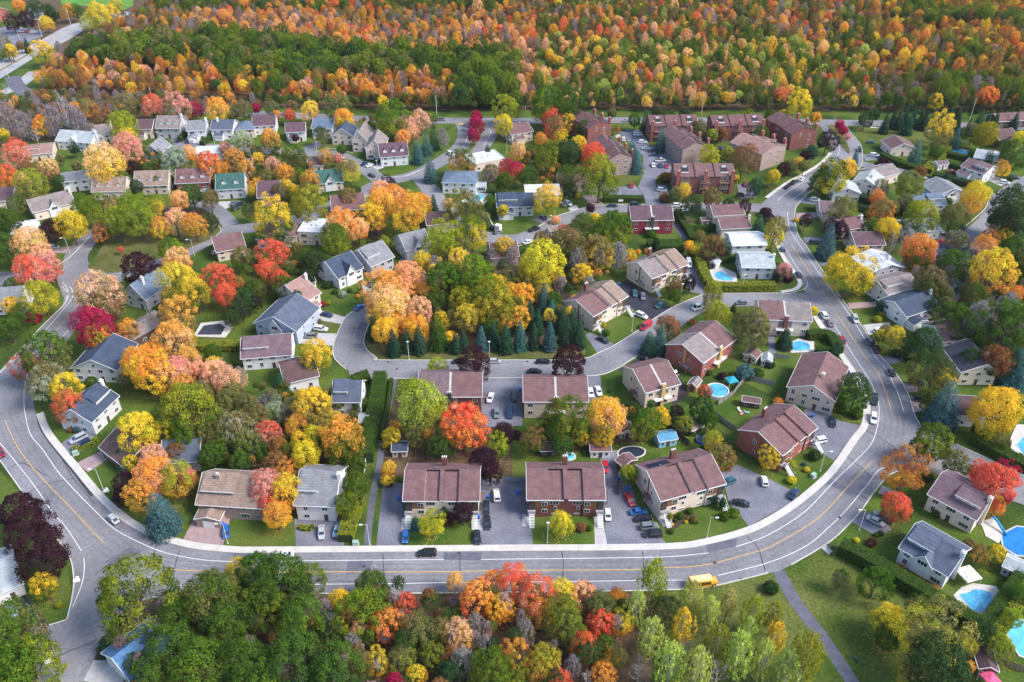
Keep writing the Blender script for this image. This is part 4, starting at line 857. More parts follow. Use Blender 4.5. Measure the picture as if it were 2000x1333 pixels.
for r in """1147 283 1193 273 21 e brick red : red townhouses left of car park
1188 345 1235 340 25 e mauve brown : mauve townhouses beside twin spruces
1268 277 1360 275 12 f brick red : red townhouses at head of car park
1390 277 1489 274 12 f brick red : red townhouses beside the collector road
1330 325 1383 317 25 e mauve brown : mauve townhouses right of car park
1316 378 1430 378 12 f brick brown : brick townhouses with orange chimneys
1540 294 1592 287 24 e brick red : red townhouses near the pink median
1483 335 1532 316 20 e mauve pink : pink townhouses right of rust tree""".split('\n'): condo(r)
HS = """1533 784 1622 811 19 5.6 3.2 y .5 brown beige c : beige gabled house with brick ground floor
1737 306 1785 305 11 4 2.6 y .45 brown cream : cream house below the conifer row
1898 325 1950 335 11 4.6 2.4 x .5 pale white s : pale-roofed house by long clipped hedges
1872 345 1915 360 12 5 2.6 x .5 mauve white gs : white house above far-right street
1712 366 1752 355 11 4.4 2.4 x .5 greige cream : tan-roofed house above white-gabled neighbour
1663 372 1706 382 12 4.6 2.4 y .5 pale white c : white-gabled house behind big corner maple
1624 393 1676 395 11 4.2 2.2 y .5 pale white : small white-gabled house with dull roof
1600 427 1650 430 10 3.6 2 x .5 mauve beige g : lavender-roofed house on the boulevard curve
1641 470 1682 464 11 4.8 2.4 x .4 brown cream ck : brown-roofed house with white sun room
1668 500 1722 498 11 4.6 2.6 x .55 plum cream g : plum-roofed house beside blue spruce
1695 555 1760 545 12 5 2.2 y .55 white grey c : white-roofed house with grey walls
1728 598 1787 582 11 5 2.2 x .5 greige white s : brown-roofed house beside tall cedar
1764 640 1826 619 12 4.6 2.6 x .5 navy white gc : navy-roofed house with pale gable
1836 690 1886 681 11 4.6 2.6 x .5 plum white c : maroon-roofed house at wood edge
1868 752 1938 752 13 5.2 3.0 y .62 dark beige c : dark-roofed house with cream gable
1862 832 1918 836 9 4.4 1.6 x .5 umber white : modern white house under golden tree
1804 995 1893 1043 13 5.4 3.0 x .5 mauve cream sc : mauve-roofed house with tall cream chimney
1749 1098 1838 1151 12 5 3.0 x .55 slate white sDc : slate-blue house beside the kite pool
1823 512 1897 528 9 4 2.2 x .5 navy white g : navy-roofed house near the far-right bend
1775 472 1832 466 11 4 2.2 x .5 pale white : pale-roofed house behind the lime tree
1785 422 1842 419 11 4.6 2.6 x .5 blue white s : blue-roofed house left of yellow tree
1826 402 1880 396 12 5 2.6 y .5 grey blue D : grey-roofed blue house with white gable
1947 292 1983 286 12 4.6 3 x .5 umber brown : dark house at the right edge
1392 440 1450 437 10 4.4 2.2 x .5 brown cream : upper of two brown-roofed cream houses
1407 466 1463 463 10 4.4 2.2 x .5 brown cream c : lower of two brown-roofed cream houses
1428 502 1492 500 11 5 2 x .5 white white : upper white-roofed house by hedged pool
1447 545 1508 546 12 5 2 x .5 pale lgrey c : white-roofed house with grey side chimney
865 378 930 380 13 5.4 2.4 h .5 blue white k : white house with blue hipped roof
928 337 986 326 12 4 .3 f .5 white cream : flat-roofed cream building by boulevard
972 424 1042 422 12 4.4 2.6 x .5 navy lgrey sg : navy-roofed house with angled gable
1028 400 1092 398 11 4.4 2.4 x .5 white cream : white-roofed house behind lime tree
1090 374 1148 374 11 3.8 2.4 x .5 brown beige g : brown-roofed bungalow beside townhouses
1000 282 1040 275 14 5 2.4 x .5 brown cream p : brown house behind the boulevard trees
745 326 798 322 13 4.6 3.2 x .5 plum white d : purple-roofed house with three dormers
650 283 690 284 12 4.6 3 y .5 navy cream : dark-roofed house next to cream gables
690 297 718 298 14 6 3.4 y .5 greige cream : first narrow cream-gabled house from left
716 312 752 312 14 5.6 3.2 y .5 greige cream : second narrow cream-gabled house from left
562 278 598 276 10 5 2.4 x .5 plum white p : small white house with purple roof
612 270 650 271 12 5 2.6 x .5 blue white : blue-roofed white house under orange tree
497 264 540 262 11 4.6 2.6 x .5 plum white : plum-roofed house beyond red tree
370 276 405 274 11 5.2 2.6 x .5 grey white gc : white garage house with grey roof
416 273 457 273 11 5.2 2.4 x .5 slate white pc : slate-roofed white house with porch
463 271 500 269 11 4.6 2.6 h .5 blue cream : blue hip-roofed house in top row
310 271 355 271 12 5.4 3.4 x .5 greige grey dc : tall grey house with dormers
270 271 300 271 11 5 2.4 x .5 plum cream p : plum-roofed house behind lime-green tree
188 283 222 279 12 4.4 2.6 x .5 greige beige c : brown-roofed house under yellow-green tree
115 292 182 297 12 4.4 2.6 x .5 pale white Dc : pale house with triangular dormer
52 318 106 312 14 3.6 2 x .5 pink cream s : pink-roofed bungalow with white skylights
285 316 318 317 11 4.4 3 y .5 grey grey : grey house behind silvery tree
128 377 178 371 11 5.2 2 x .5 grey white k : bright white house with patio awning
185 391 248 389 11 3.8 3.2 x .5 tan cream d : tan house with three small dormers
267 381 331 379 12 4.2 3.4 x .5 tan beige d : beige-roofed house with long dormers
348 376 412 373 12 4.2 3.2 x .5 brown red d : brick house with brown roof dormers
427 390 480 387 12 4.6 3.6 x .5 green lgrey d : grey house with dark green roof
507 404 548 402 13 4.2 3.6 x .5 plum pinkb : dark-roofed house with pink brick gable
72 432 150 412 13 3.8 2.6 x .5 greige cream cD : long tan house beside yellow tree
-10 412 30 409 12 4.2 2.6 x .5 plum cream : plum-roofed cream house at left edge
622 378 672 373 11 4.4 3 x .5 green cream D : cream house with green roof
386 314 432 312 9 3.6 1.6 x .5 white white : small white-roofed house above red maple
438 347 492 346 10 3.8 2.4 x .5 umber grey : dark house right of red maple
604 337 630 336 9 3.4 1.8 x .5 plum cream : little mauve-roofed house on upper cul-de-sac
652 430 714 425 12 4 3.4 x .5 brown brown : brown steep-roofed house by street
585 478 632 480 12 5.6 .3 f .5 white beige : flat-roofed tan building under orange tree
505 487 582 481 12 4.6 3 h .5 brown beige : brown hip-roofed house with cream gable
428 512 482 501 12 4.2 2.8 x .5 brown beige : brown-roofed house under olive tree
796 512 842 500 12 4.8 3.2 x .5 grey lgrey D : grey-roofed house beside lime tree
728 545 770 526 14 5.2 3.4 x .5 grey grey s : large grey house with clerestory
664 566 710 545 14 4.6 3.4 x .5 navy white D : navy-roofed white house with fan window
598 614 628 596 14 4.8 3.2 x .6 pink cream gc : pink-roofed house behind dark cypress
503 656 583 672 15 5 3.2 y .5 slate blue sD : blue house beside pale driveway
478 724 572 716 12 4.6 2.8 x .5 mauve white s : mauve-roofed white house by hedge
562 770 624 755 12 4 2.4 x .5 umber white : low umber-roofed white bungalow
655 812 706 812 10 5.2 3 x .5 slate white s : small slate-roofed house by tall hedge
249 597 290 607 13 4.6 3.8 y .5 blue lgrey c : grey A-frame house beside maroon tree
228 668 262 684 16 3.6 2.2 h .5 greige brown r : brown hip-roofed bungalow with red chimney
150 744 236 748 14 4.8 2.8 y .5 navy white s : navy house with white front gables
188 850 238 800 11 4.8 2.8 x .5 navy lgrey sc : navy split-level house by spruce shrub
203 893 250 930 12 3.4 2.2 x .5 umber brown : umber-roofed house behind cedar
322 926 392 920 12 3.6 2.2 x .5 slate grey : slate-roofed house among maples
393 1010 520 1018 12.5 4.6 3.2 x .55 tan mauve sgc : tan-roofed house with pink driveway
583 1015 657 1018 14.5 5.2 3.2 x .55 grey white sc : grey-and-white house with small garage
-30 618 50 612 10 4.6 2.6 x .5 grey white c : white house behind yellow-green tree at left edge
-40 1200 52 1160 14 3.4 2.4 x .5 pale white : pale-roofed house at lower left
28 473 76 466 11 3.6 2 x .5 white white : white-roofed house above peach tree
836 457 886 452 10 3.8 2.4 x .5 umber cream c : dark-roofed house behind lime-green tree
962 522 1012 518 11 3.8 2.6 x .5 brown beige : brown house behind yellow willow
268 1352 352 1285 11 3.6 2.6 x .5 bright lgrey : bright-blue roof at lower left
-10 48 22 32 12 4 3.6 y .5 grey red : brick house at upper-left corner
80 50 112 36 12 4 3.6 y .5 grey red : brick house beside orange tree
1836 580 1885 600 9 4 2 x .5 pale white : white house hidden among right-hand trees
1946 252 2010 248 10 4 2.6 x .5 brown brown : brown house by collector road"""
for r in HS.split('\n'): house(r)
# solar panels and roof hatch on the cream duplex
# sheds and small outbuildings
def shed(r):
    s, nm = r.split(':'); q = s.split(); ax, ay, bx, by, D, h = map(float, q[:6]); rt, rc, wc = q[6:9]; a, rz, L = frame((ax, ay), (bx, by)); root = empty('garden_shed', a, rz)
    block(0, L, 0, D, h, h*.4, rt, WM(wc), RM(rc), root, .5, .2, fascia=True); door(root, L*.5, -.01, .02)
    window(root, 1, L*.2, -.01, .8); window(root, 1, L*.8, -.01, .8)
    tag(root, nm.strip(), 'shed'); ANCH.append(((ax/2+bx/2, ay-10), 'THE_'+nm.strip()))
for r in """1287 876 1321 870 4 2.4 x sky sky : pale blue playhouse shed with round windows
1350 854 1372 843 4 2.3 x tan cream : cream garden shed with shingle roof, behind blue playhouse
1342 762 1358 768 4 2.3 y greige orange : orange plywood shed beside the round pool
1448 795 1482 800 2.6 2.2 x brown brown : brown lean-to shed behind deck chairs
1153 895 1192 894 4 2.4 x brown white : white two-door shed at head of red car driveway
1056 893 1087 892 3.5 2.2 x umber brown : dark timber shed behind the green slide pool
767 894 796 893 4 2.2 x navy beige : beige shed with black roof beside footpath
1211 859 1237 856 4 2.4 y brown beige : beige gabled shed among the backyard trees
1201 912 1216 925 5 2.4 x brown brown : brown-roofed shed next to dark covered pool
1451 704 1475 713 4 2.4 y brown beige : cream shed with brown gable roof behind orange duplex
1486 716 1505 719 4 2.3 y pale lgrey : pale grey shed beside cream shed
1952 1121 1990 1139 5 2.6 x pale grey : grey shed with white roof at right edge
1905 1320 1942 1326 5 2.6 y plum dbrick : dark red shed beside pink parasol
703 838 719 838 4 2.4 x pale white : small white shed against the tall hedge
1385 522 1397 527 3 2.4 y pale white : white pool cabin inside clipped hedge
1830 334 1850 330 4 2.6 x mauve white : white garden shed between two hedges
598 565 618 560 4 2.2 x navy white : blue-roofed shed left of navy-roofed house
1370 440 1384 439 3 2 x plum beige : little brown-roofed shed in playground yard
1126 552 1142 545 4 2.2 x brown brown : brown shed among yellow willow trunks
1075 462 1092 458 4 2.2 x tan beige : beige hut beside the curved street""".split('\n'): shed(r)

# ============================================================ STREET FURNITURE
def lamp(x, y, hx, h=7.2):
    g = P(x, y); root = empty('street_lamp', g); m = MB(); m.tube((0, 0, 0), (0, 0, h), .11, .07, 8); m.box(-.2, .2, -.2, .2, 0, .12); m.build('pole', M_concrete2, root)
    m = MB(); m.tube((0, 0, h-.1), (hx*1.3, -.2, h+.1), .05, .04, 6); m.build('arm', M_metal, root)
    m = MB(); m.box(-.4, .4, -.17, .17, -.1, .1); m.box(-.3, .3, -.12, .12, .1, .16); m.build('lamp_head', M_white, root, (hx*1.5, -.22, h+.1)); ITEMS.append((root, 'slim white street lamp', 'street lamp', (x, y)))
    root['group'] = 'street lamps along the roads'
M_concrete2 = mat('pale_pole', (.55, .54, .50), .7, 2, .1)
for a in ((201,955,-1),(1069,1060,0),(1381,1050,1),(1602,920,1),(799,703,0),(956,703,0),(1234,648,0),(1449,570,0),(1329,588,0),(1075,452,0),(722,1064,-1),(445,1062,-1),(738,342,0),(619,297,0),(137,497,-1),(380,500,-1),(1627,352,-1),(420,288,0),(312,285,0),(1678,1035,-1),(1462,690,1),(990,300,1)): lamp(*a)
def upole(x, y, h=11):
    g = P(x, y); root = empty('utility_pole', g); m = MB(); m.tube((0, 0, 0), (0, 0, h), .17, .11, 8); m.build('pole', M_concrete2, root)
    m = MB(); m.box(-1.1, 1.1, -.06, .06, h-.9, h-.75); [m.tube((t, 0, h-.75), (t, 0, h-.5), .05, .04, 6) for t in (-1, -.4, .4, 1)]; m.build('crossarm', M_wood, root); root['group'] = 'utility poles beside the collector road'
    ITEMS.append((root, 'tall pale utility pole', 'utility pole', (x, y)))
for a in ((853,225),(677,217),(1026,214),(1199,213),(1370,224),(1893,238,13),(82,72),(45,98),(139,50),(190,22),(17,152,10),(300,208),(1545,206)): upole(*a)
def bins(x, y, col='blue'):
    g = P(x, y); root = empty('recycling_bin', g, random.uniform(-.5, .5)); m = MB(); q = lambda X, Y, Z: (X*(.8+.2*Z), Y*(.8+.2*Z), Z); m.box(-.33, .33, -.38, .38, .12, 1.0, tf=q); b = m.build('body', M_blue, root)
    m = MB(); m.box(-.37, .37, -.42, .42, 1.003, 1.09); m.box(-.3, .3, .42, .48, 1.0, 1.06); m.build('lid', M_blue, root)
    m = MB(); [m.tube((s-.04, .33, .12), (s+.04, .33, .12), .12, .12, 10) for s in (-.3, .3)]; m.build('wheels', M_tyre, root); ITEMS.append((root, col+' wheeled recycling bin', 'recycling bin', (x, y))); root['group'] = 'blue wheeled bins in the yards'
for a in ((436,1028),(441,1031),(779,976),(784,977),(946,975),(953,974),(992,939),(1010,966),(1014,966),(1209,937),(1224,958),(1229,958),(1016,764),(1351,764),(1586,815),(1617,808),(1621,808),(1208,558),(1292,696),(1703,588),(785,510),(721,541),(732,313),(1224,258),(1230,258),(1148,378),(1605,425),(590,470),(935,1013),(1600,289)): bins(*a)
def bench(x, y, rz, col, nm):
    root = empty('bench', P(x, y), rz); m = MB(); [m.box(-.9, .9, -.25+.17*i, -.11+.17*i, .42, .47) for i in range(3)]; m.build('seat', col, root); m = MB(); [m.box(-.9, .9, .27, .31, .55+.17*i, .69+.17*i) for i in range(2)]; m.build('backrest', col, root)
    for X in (-.75, .75): m = MB(); m.box(X-.04, X+.04, -.22, .3, 0, .415); m.build('leg', M_metal, root)
    tag(root, nm, 'bench')
M_green = mat('green_paint', (.02, .12, .09), .6, 2, .1)
bench(1672, 1290, 2.2, M_green, 'dark green bench on the grass beside the lower-right footpath')
bench(1622, 1070, .6, M_wood, 'brown bench on the concrete pad at the outer kerb')
sheet('sidewalk', "1604,1072 1614,1066 1626,1078 1618,1084", .2, M_walk, .19)
def utilbox(x, y, rz, nm, c=None):
    root = empty('utility_box', P(x, y), rz); m = MB(); m.box(-.7, .7, -.5, .5, .1, 1.1); m.build('cabinet', c or mat('pale_green_paint', (.28, .42, .33), .6, 2, .08), root); m = MB(); m.box(-.74, .74, -.54, .54, 1.103, 1.2); m.build('lid', c or MATS['pale_green_paint'], root)
    m = MB(); m.box(-.85, .85, -.65, .65, 0, .099); m.build('base', M_concrete, root); tag(root, nm, 'utility box')
utilbox(148, 888, .5, 'pale green utility box on the left verge beside pink driveway'); utilbox(1588, 932, .7, 'pale green utility box at the kerb beside red-brick duplex'); utilbox(695, 1064, 0, 'green utility box at the foot of footpath hedge')
utilbox(1200, 1205+0, 0, 'x') if False else None
def poolround(x, y, r, h, nm, dark=False):
    root = empty('round_pool', P(x, y)); m = MB(); n = 40
    for i in range(n):
        a, b = 2*math.pi*i/n, 2*math.pi*(i+1)/n; c0, s0, c1, s1 = math.cos(a), math.sin(a), math.cos(b), math.sin(b)
        m.face([(r*c0, r*s0, 0), (r*c1, r*s1, 0), (r*c1, r*s1, h), (r*c0, r*s0, h)]); m.face([(r*c0, r*s0, h), (r*c1, r*s1, h), (r*.93*c1, r*.93*s1, h), (r*.93*c0, r*.93*s0, h)]); m.face([(r*.93*c0, r*.93*s0, h), (r*.93*c1, r*.93*s1, h), (r*.93*c1, r*.93*s1, 0), (r*.93*c0, r*.93*s0, 0)])
    m.build('rim', M_blue if dark else M_white, root); m = MB(); m.face([(r*.93*math.cos(2*math.pi*i/n), r*.93*math.sin(2*math.pi*i/n), h*.82) for i in range(n)]); m.build('water', mat('dark_cover', (.02, .03, .05), .4) if dark else M_water, root); tag(root, nm, 'swimming pool')
M_water = mat('pool_water', (.05, .28, .50), .06, .25, .3, col2=(.10, .42, .62), spec=.6)
M_water2 = mat('pale_pool_water', (.12, .48, .62), .06, .35, .2, spec=.6)
poolround(1400, 768, 3.6, 1.25, 'round above-ground pool with white rim behind orange-brick duplex')
poolround(1371, 862, 1.7, .8, 'small round blue-rimmed pool beside cream garden shed', True)
def pool(s, nm, m=None, deck=None, cover=False, y=1):
    w = cr(wpts(s), 4, True) if y else wpts(s); c = sum(w, Vector())/len(w); root = empty('swimming_pool', c); w = [p-c for p in w]
    if deck: d = [p-c for p in wpts(deck)]; o = sheet('deck', d, .14, M_walk, .13, parent=root, kind=None)
    co = [p*(1+.45/max(.1, p.length)) for p in w]; sheet('coping', co, .18, M_walk, .17, parent=root, kind=None); sheet('water', w, .192, m or M_water, .0, parent=root, kind=None)
    tag(root, nm, 'swimming pool')
pool("1872,1163 1895,1157 1901,1152 1918,1153 1933,1158 1945,1178 1935,1194 1912,1196 1898,1192", 'turquoise kite-shaped pool beside the slate-blue house', deck="1862,1163 1878,1148 1900,1140 1945,1146 1958,1165 1948,1190 1930,1210 1900,1202 1875,1182", y=0)
pool("1965,1215 1995,1212 2040,1225 2050,1300 1990,1280 1965,1235", 'pale turquoise pool cut by the right edge', M_water2, y=0)
pool("1956,1045 1985,1030 2040,1035 2040,1090 1985,1085 1960,1070", 'deep blue covered pool at the right edge', mat('pool_cover', (.01, .17, .5), .6, .6, .15), deck="1915,1020 1940,1012 1965,1040 1950,1062 1925,1048", y=0)
pool("1396,535 1408,531 1420,538 1432,545 1428,549 1410,548 1398,543", 'blue kidney-shaped pool inside the clipped hedge', deck="1385,528 1410,522 1438,535 1440,553 1395,553")
pool("1208,885 1220,876 1242,874 1258,880 1254,890 1235,895 1215,895", 'dark covered oval pool beside the white two-door shed', mat('dark_cover', (.02, .03, .05), .4))
pool("1102,893 1110,886 1120,888 1121,896 1108,899", 'small green pool behind dark-brick duplex', M_water2)
pool("915,392 930,380 945,383 938,393 925,398", 'aqua pool behind blue hip-roofed white house', M_water2, deck="900,395 925,376 960,380 945,402")
pool("1545,673 1560,667 1578,672 1582,682 1565,686 1548,684", 'round blue pool behind the two-tone duplex', deck="1538,672 1560,662 1590,668 1590,688 1545,690")
pool("1677,424 1690,421 1697,428 1688,433", 'small pool behind the brown-roofed sun-room house', M_water2)
pool("1855,295 1880,293 1897,300 1880,304 1860,300", 'long blue pool between clipped hedges', M_water)
pool("1985,870 2010,842 2050,860 2050,905 2000,890", 'bright blue pool beyond the golden tree', M_water, deck="1972,860 1985,830 2050,830 2050,915 1978,900", y=0)
pool("385,655 398,637 430,633 440,640 432,655", 'dark drained pool behind the clipped back hedge', mat('drained_pool', (.04, .05, .07), .6), deck="378,658 392,632 445,626 455,640 440,660", y=0)
pool("1715,1" "95 1716,1195 1717,1196", 'x') if False else None
def canopy(x, y, w, h, m, nm, name='gazebo'):
    root = empty(name, P(x, y), .3); c = MB(); a = w/2; z = h
    for i in range(4):
        p = [(-a, -a), (a, -a), (a, a), (-a, a)]; q, r = p[i], p[(i+1) % 4]; c.face([(q[0], q[1], z), (r[0], r[1], z), (0, 0, z+w*.25)]); c.face([(q[0], q[1], z-.25), (r[0], r[1], z-.25), (r[0], r[1], z), (q[0], q[1], z)])
    c.build('canopy', m, root)
    for X, Y in ((-a, -a), (a, -a), (a, a), (-a, a)): k = MB(); k.tube((X*.97, Y*.97, 0), (X*.97, Y*.97, z-.02), .04, .04, 6); k.build('post', M_white, root)
    tag(root, nm, name.replace('_', ' ')); return root
canopy(1427, 753, 3.2, 2.3, mat('teal_fabric', (.02, .30, .38), .8), 'turquoise pop-up gazebo behind the round pool')
canopy(1885, 1136, 4.2, 2.8, mat('white_fabric', (.8, .77, .7), .8), 'white patio awning on posts behind the slate-blue house', 'patio_awning')
canopy(1928, 1336, 3.0, 2.2, mat('pink_fabric', (.7, .1, .22), .8), 'pink parasol at the bottom right edge', 'parasol')
def fence(s, h, m, nm, thick=.08):
    c = resample(wpts(s), 2); c = wpts(s); o = c[0].copy(); root = empty('fence', o); p = MB(); k = MB()
    for a, b in zip(c, c[1:]):
        d = (b-a); L = d.length; d.normalize(); n_ = Vector((-d.y, d.x, 0)); n = max(1, int(L/2.2))
        a0 = a-o; b0 = b-o
        for i in range(int(L/.16)):
            q0 = a0+d*(i*.16+.01); q1 = a0+d*(i*.16+.15); hh = h*(1+.012*((i*7) % 3)); v = [q0-n_*.02, q1-n_*.02, q1+n_*.02, q0+n_*.02]; j = len(p.v)
            p.v += [(t.x, t.y, .05) for t in v]+[(t.x, t.y, hh) for t in v]
            for f in ((0, 1, 5, 4), (1, 2, 6, 5), (2, 3, 7, 6), (3, 0, 4, 7), (4, 5, 6, 7)): p.f.append(tuple(j+t for t in f)); p.m.append(0)
        for i in range(n+1): t = a0+d*(L*i/n)+n_*.07; k.tube((t.x, t.y, 0), (t.x, t.y, h+.1), .06, .06, 4)
    p.build('boards', m, root); k.build('posts', m, root); tag(root, nm, 'fence')
M_gw = mat('grey_fence', (.26, .24, .23), .9, 2, .2)
for s, h, m, nm in (("1455,743 1440,760 1432,772 1402,792", 1.9, M_gw, 'grey board fence between round pool and lawn with deck chairs'), ("1398,812 1415,828 1436,842", 1.7, M_gw, 'grey board fence behind lawn with deck chairs'), ("1460,742 1485,748 1512,755", 1.9, M_gw, 'pale board fence behind turquoise gazebo'),
                    ("470,928 505,885", 2.0, M_wood, 'tan board fence behind the tan-roofed house'), ("712,925 719,880", 1.9, M_white, 'white fence panel beside tall footpath hedge'), ("617,885 670,885", 1.8, M_gw, 'grey fence behind the grey-and-white house'),
                    ("1040,882 1150,880", 1.8, M_darkwood, 'dark fence behind the dark-brick duplex'), ("1190,868 1260,862", 1.8, M_darkwood, 'dark fence above the covered oval pool'), ("1208,968 1205,910", 1.8, M_darkwood, 'dark fence beside the red car driveway'),
                    ("1345,870 1285,820", 1.8, M_darkwood, 'dark fence behind blue playhouse shed'), ("1940,1290 2000,1315", 1.9, M_wood, 'brown fence by the dark red shed'), ("1505,698 1542,702", 1.6, M_gw, 'grey fence behind the beige gabled house'), ("985,943 1030,940", 1.6, M_metal, 'wire gate fence at head of shared driveway'), ("1265,800 1345,770", 1.2, M_darkwood, 'low dark fence between tan duplex and plywood shed'), ("1410,860 1375,880", 1.5, M_darkwood, 'dark fence behind small blue-rimmed pool')): fence(s, h, m, nm)
def chairs(x, y, rz, m, nm):
    root = empty('deck_chair', P(x, y), rz); c = MB(); c.box(-.3, .3, -.9, .3, .3, .36); c.build('seat', m, root); c = MB(); c.prism([(.3, .3), (.36, .3), (.85, .95), (.79, .97)], -.3, .3, 'x'); c.build('backrest', m, root)
    for X in (-.26, .26):
        for Y in (-.8, .2): c = MB(); c.tube((X, Y, 0), (X, Y, .299), .025, .025, 5); c.build('leg', M_white, root)
    tag(root, nm, 'deck chair', 'deck chairs on the lawn behind the brown lean-to shed')
chairs(1444, 803, .4, M_white, 'white deck chair, left of the pink one on the fenced lawn'); chairs(1449, 809, -.8, mat('pink_pad', (.7, .25, .3), .8), 'pink-cushioned deck chair on the fenced lawn'); chairs(1458, 807, 1.4, mat('teal_pad', (.25, .5, .5), .8), 'pale green deck chair, right of the pink one')
# water slide, crane boom trailer, golf cart, bags, mailbox cluster, bus
def slide(x, y):
    root = empty('pool_slide', P(x, y), -1.1); m = MB(); pts = [(0, 0, 2.4), (1.2, .1, 2.0), (2.6, 0, 1.2), (4, -.2, .7), (5.0, -.3, .55)]
    for a, b in zip(pts, pts[1:]): m.tube(a, b, .32, .32, 8)
    m.build('chute', mat('blue_slide', (.01, .25, .6), .4), root); m = MB(); [m.tube((X, Y, 0), (X, Y, 2.3), .04, .04, 5) for X in (-.3, .3) for Y in (-.3, .3)]; [m.box(-.3, .3, -.32, -.28, .4*i, .4*i+.06) for i in range(1, 6)]; m.build('ladder', M_metal, root); tag(root, 'bright blue pool slide on the deck behind mauve-roofed house', 'pool slide')
slide(1934, 1022)
def bags(x, y, nm):
    root = empty('waste_bags', P(x, y)); me = SHRUBS[0]
    for i, (X, Y, s) in enumerate(((0, 0, .5), (.7, .2, .42), (.2, .8, .46))):
        bm = bmesh.new(); bmesh.ops.create_icosphere(bm, subdivisions=3, radius=s); rr = random.Random(i)
        for v in bm.verts: v.co += Vector((rr.uniform(-.04, .04), rr.uniform(-.04, .04), rr.uniform(-.03, .03))); v.co.z = max(v.co.z, -s*.6); 
        bmesh.ops.create_cone(bm, cap_ends=True, segments=8, radius1=.12, radius2=.18, depth=.2, matrix=Matrix.Translation((0, 0, s+.05))); m_ = bpy.data.meshes.new('bag'); bm.to_mesh(m_); bm.free(); m_.materials.append(M_white); link('bag', m_, root, (X, Y, s*.6+.05))
    tag(root, nm, 'waste bags')
bags(147, 1137, 'white waste bags on the left kerb beside yellow shrub'); bags(92, 1296, 'white waste bags on the kerb at lower left'); bags(205, 962, 'white bags at the foot of left lamp post')
def bus(x, y, hx, hy):
    a = P(x, y); b = P(x+hx, y+hy); root = empty('school_bus', (a.x, a.y, .055), math.atan2(b.y-a.y, b.x-a.x)); Y = mat('bus_yellow', (.82, .40, .02), .4, 1, .05, coat=.4); L = 6.6
    m = MB(); m.prism([(-1.1, .45), (1.1, .45), (1.13, 1.9), (1.0, 2.55), (.6, 2.78), (-.6, 2.78), (-1.0, 2.55), (-1.13, 1.9)], -L/2, L/2-1.5, 'x')
    m.prism([(-.95, .5), (.95, .5), (.95, 1.25), (.8, 1.42), (-.8, 1.42), (-.95, 1.25)], L/2-1.497, L/2, 'x'); m.build('body', Y, root)
    m = MB(); m.prism([(-1.03, 2.5), (-.62, 2.80), (.62, 2.80), (1.03, 2.5), (.62, 2.84), (-.62, 2.84)], -L/2-.03, L/2-1.45, 'x'); m.build('roof', mat('bus_roof', (.80, .55, .25), .5, 1, .05), root)
    m = MB(); m.box(-.5, .4, -.4, .4, 2.843, 2.9); m.build('roof_hatch', M_white, root)
    for s in (-1, 1):
        for i in range(6): m = MB(); q = sorted((s*1.12, s*1.16)); m.box(-L/2+.25+.77*i, -L/2+.9+.77*i, q[0], q[1], 1.4, 2.2); m.build('window', M_glass, root)
        m = MB(); q = sorted((s*1.12, s*1.17)); m.box(-L/2, L/2-1.5, q[0], q[1], 1.2, 1.27); m.build('stripe', M_tyre, root)
    m = MB(); m.box(L/2-1.5, L/2-1.44, -.95, .95, 1.5, 2.3); m.build('windscreen', M_glass, root); m = MB(); m.box(-L/2-.04, -L/2, -.7, .7, 1.5, 2.2); m.build('rear_window', M_glass, root)
    for X in (-L/2+1.3, L/2-.9):
        for s in (-1, 1): w = MB(); w.tube((0, -.14, 0), (0, .14, 0), .45, .45, 18); w.tube((0, .14, 0), (0, -.14, 0), .45, .45, 18); o = w.build('wheel', M_tyre, root, (X, s*1.02, .45)); r = MB(); r.tube((0, s*.14, 0), (0, s*.16, 0), .24, .2, 10); r.build('rim', M_white, o)
    for s in (-1, 1): m = MB(); m.box(L/2, L/2+.05, s*.65-.15, s*.65+.15, .75, .98); m.build('headlight', M_lamp, root); m = MB(); m.tube((L/2-1.4, s*1.1, 1.9), (L/2-.9, s*1.35, 1.9), .03, .03, 5); m.box(L/2-.95, L/2-.88, s*1.35-.12, s*1.35+.12, 1.7, 2.1); m.build('mirror', M_tyre, root)
    tag(root, 'short yellow school bus on the lower curve of the main road', 'school bus'); ANCH.append(((x, y), 'school bus'))
bus(1372, 1143, 12, -1.6)
def crane(x, y):
    a = P(x, y); root = empty('bucket_truck', (a.x, a.y, .07), -.5); m = MB(); m.box(-1.2, 1.2, -1, 1, .6, 2.9); m.build('box_body', M_white, root); m = MB(); m.box(-3.6, -1.25, -.95, .95, .6, 1.9); m.build('cab', mat('navy_paint', (.02, .03, .07), .4), root)
    m = MB(); m.tube((-2.4, 0, 1.9), (-6.5, 1.5, 6.5), .18, .12, 6); m.build('boom', M_white, root)
    for X in (-3, .6):
        for s in (-1, 1): w = MB(); w.tube((0, -.14, 0), (0, .14, 0), .45, .45, 14); w.tube((0, .14, 0), (0, -.14, 0), .45, .45, 14); w.build('wheel', M_tyre, root, (X, s*.9, .45))
    tag(root, 'white box truck with raised boom in the curved street', 'truck')
crane(973, 452)
def cart(x, y):
    root = empty('golf_cart', (P(x, y).x, P(x, y).y, .06), .6); m = MB(); m.box(-1.1, 1.1, -.6, .6, .25, .75); m.box(-.3, .2, -.55, .55, .751, 1.05); m.build('body', mat('cart_grey', (.3, .3, .33), .5), root); m = MB(); m.box(-.9, .7, -.62, .62, 1.8, 1.87); m.build('roof', M_white, root)
    for X in (-.85, .65):
        for s in (-.55, .55): m = MB(); m.tube((X, s, .75), (X, s, 1.8), .03, .03, 5); m.build('post', M_metal, root)
    for X in (-.75, .75):
        for s in (-.55, .55): m = MB(); m.tube((X, s-.1, .22), (X, s+.1, .22), .22, .22, 10); m.build('wheel', M_tyre, root)
    tag(root, 'small grey golf cart beside the red-brick duplex', 'golf cart')
cart(1580, 852)
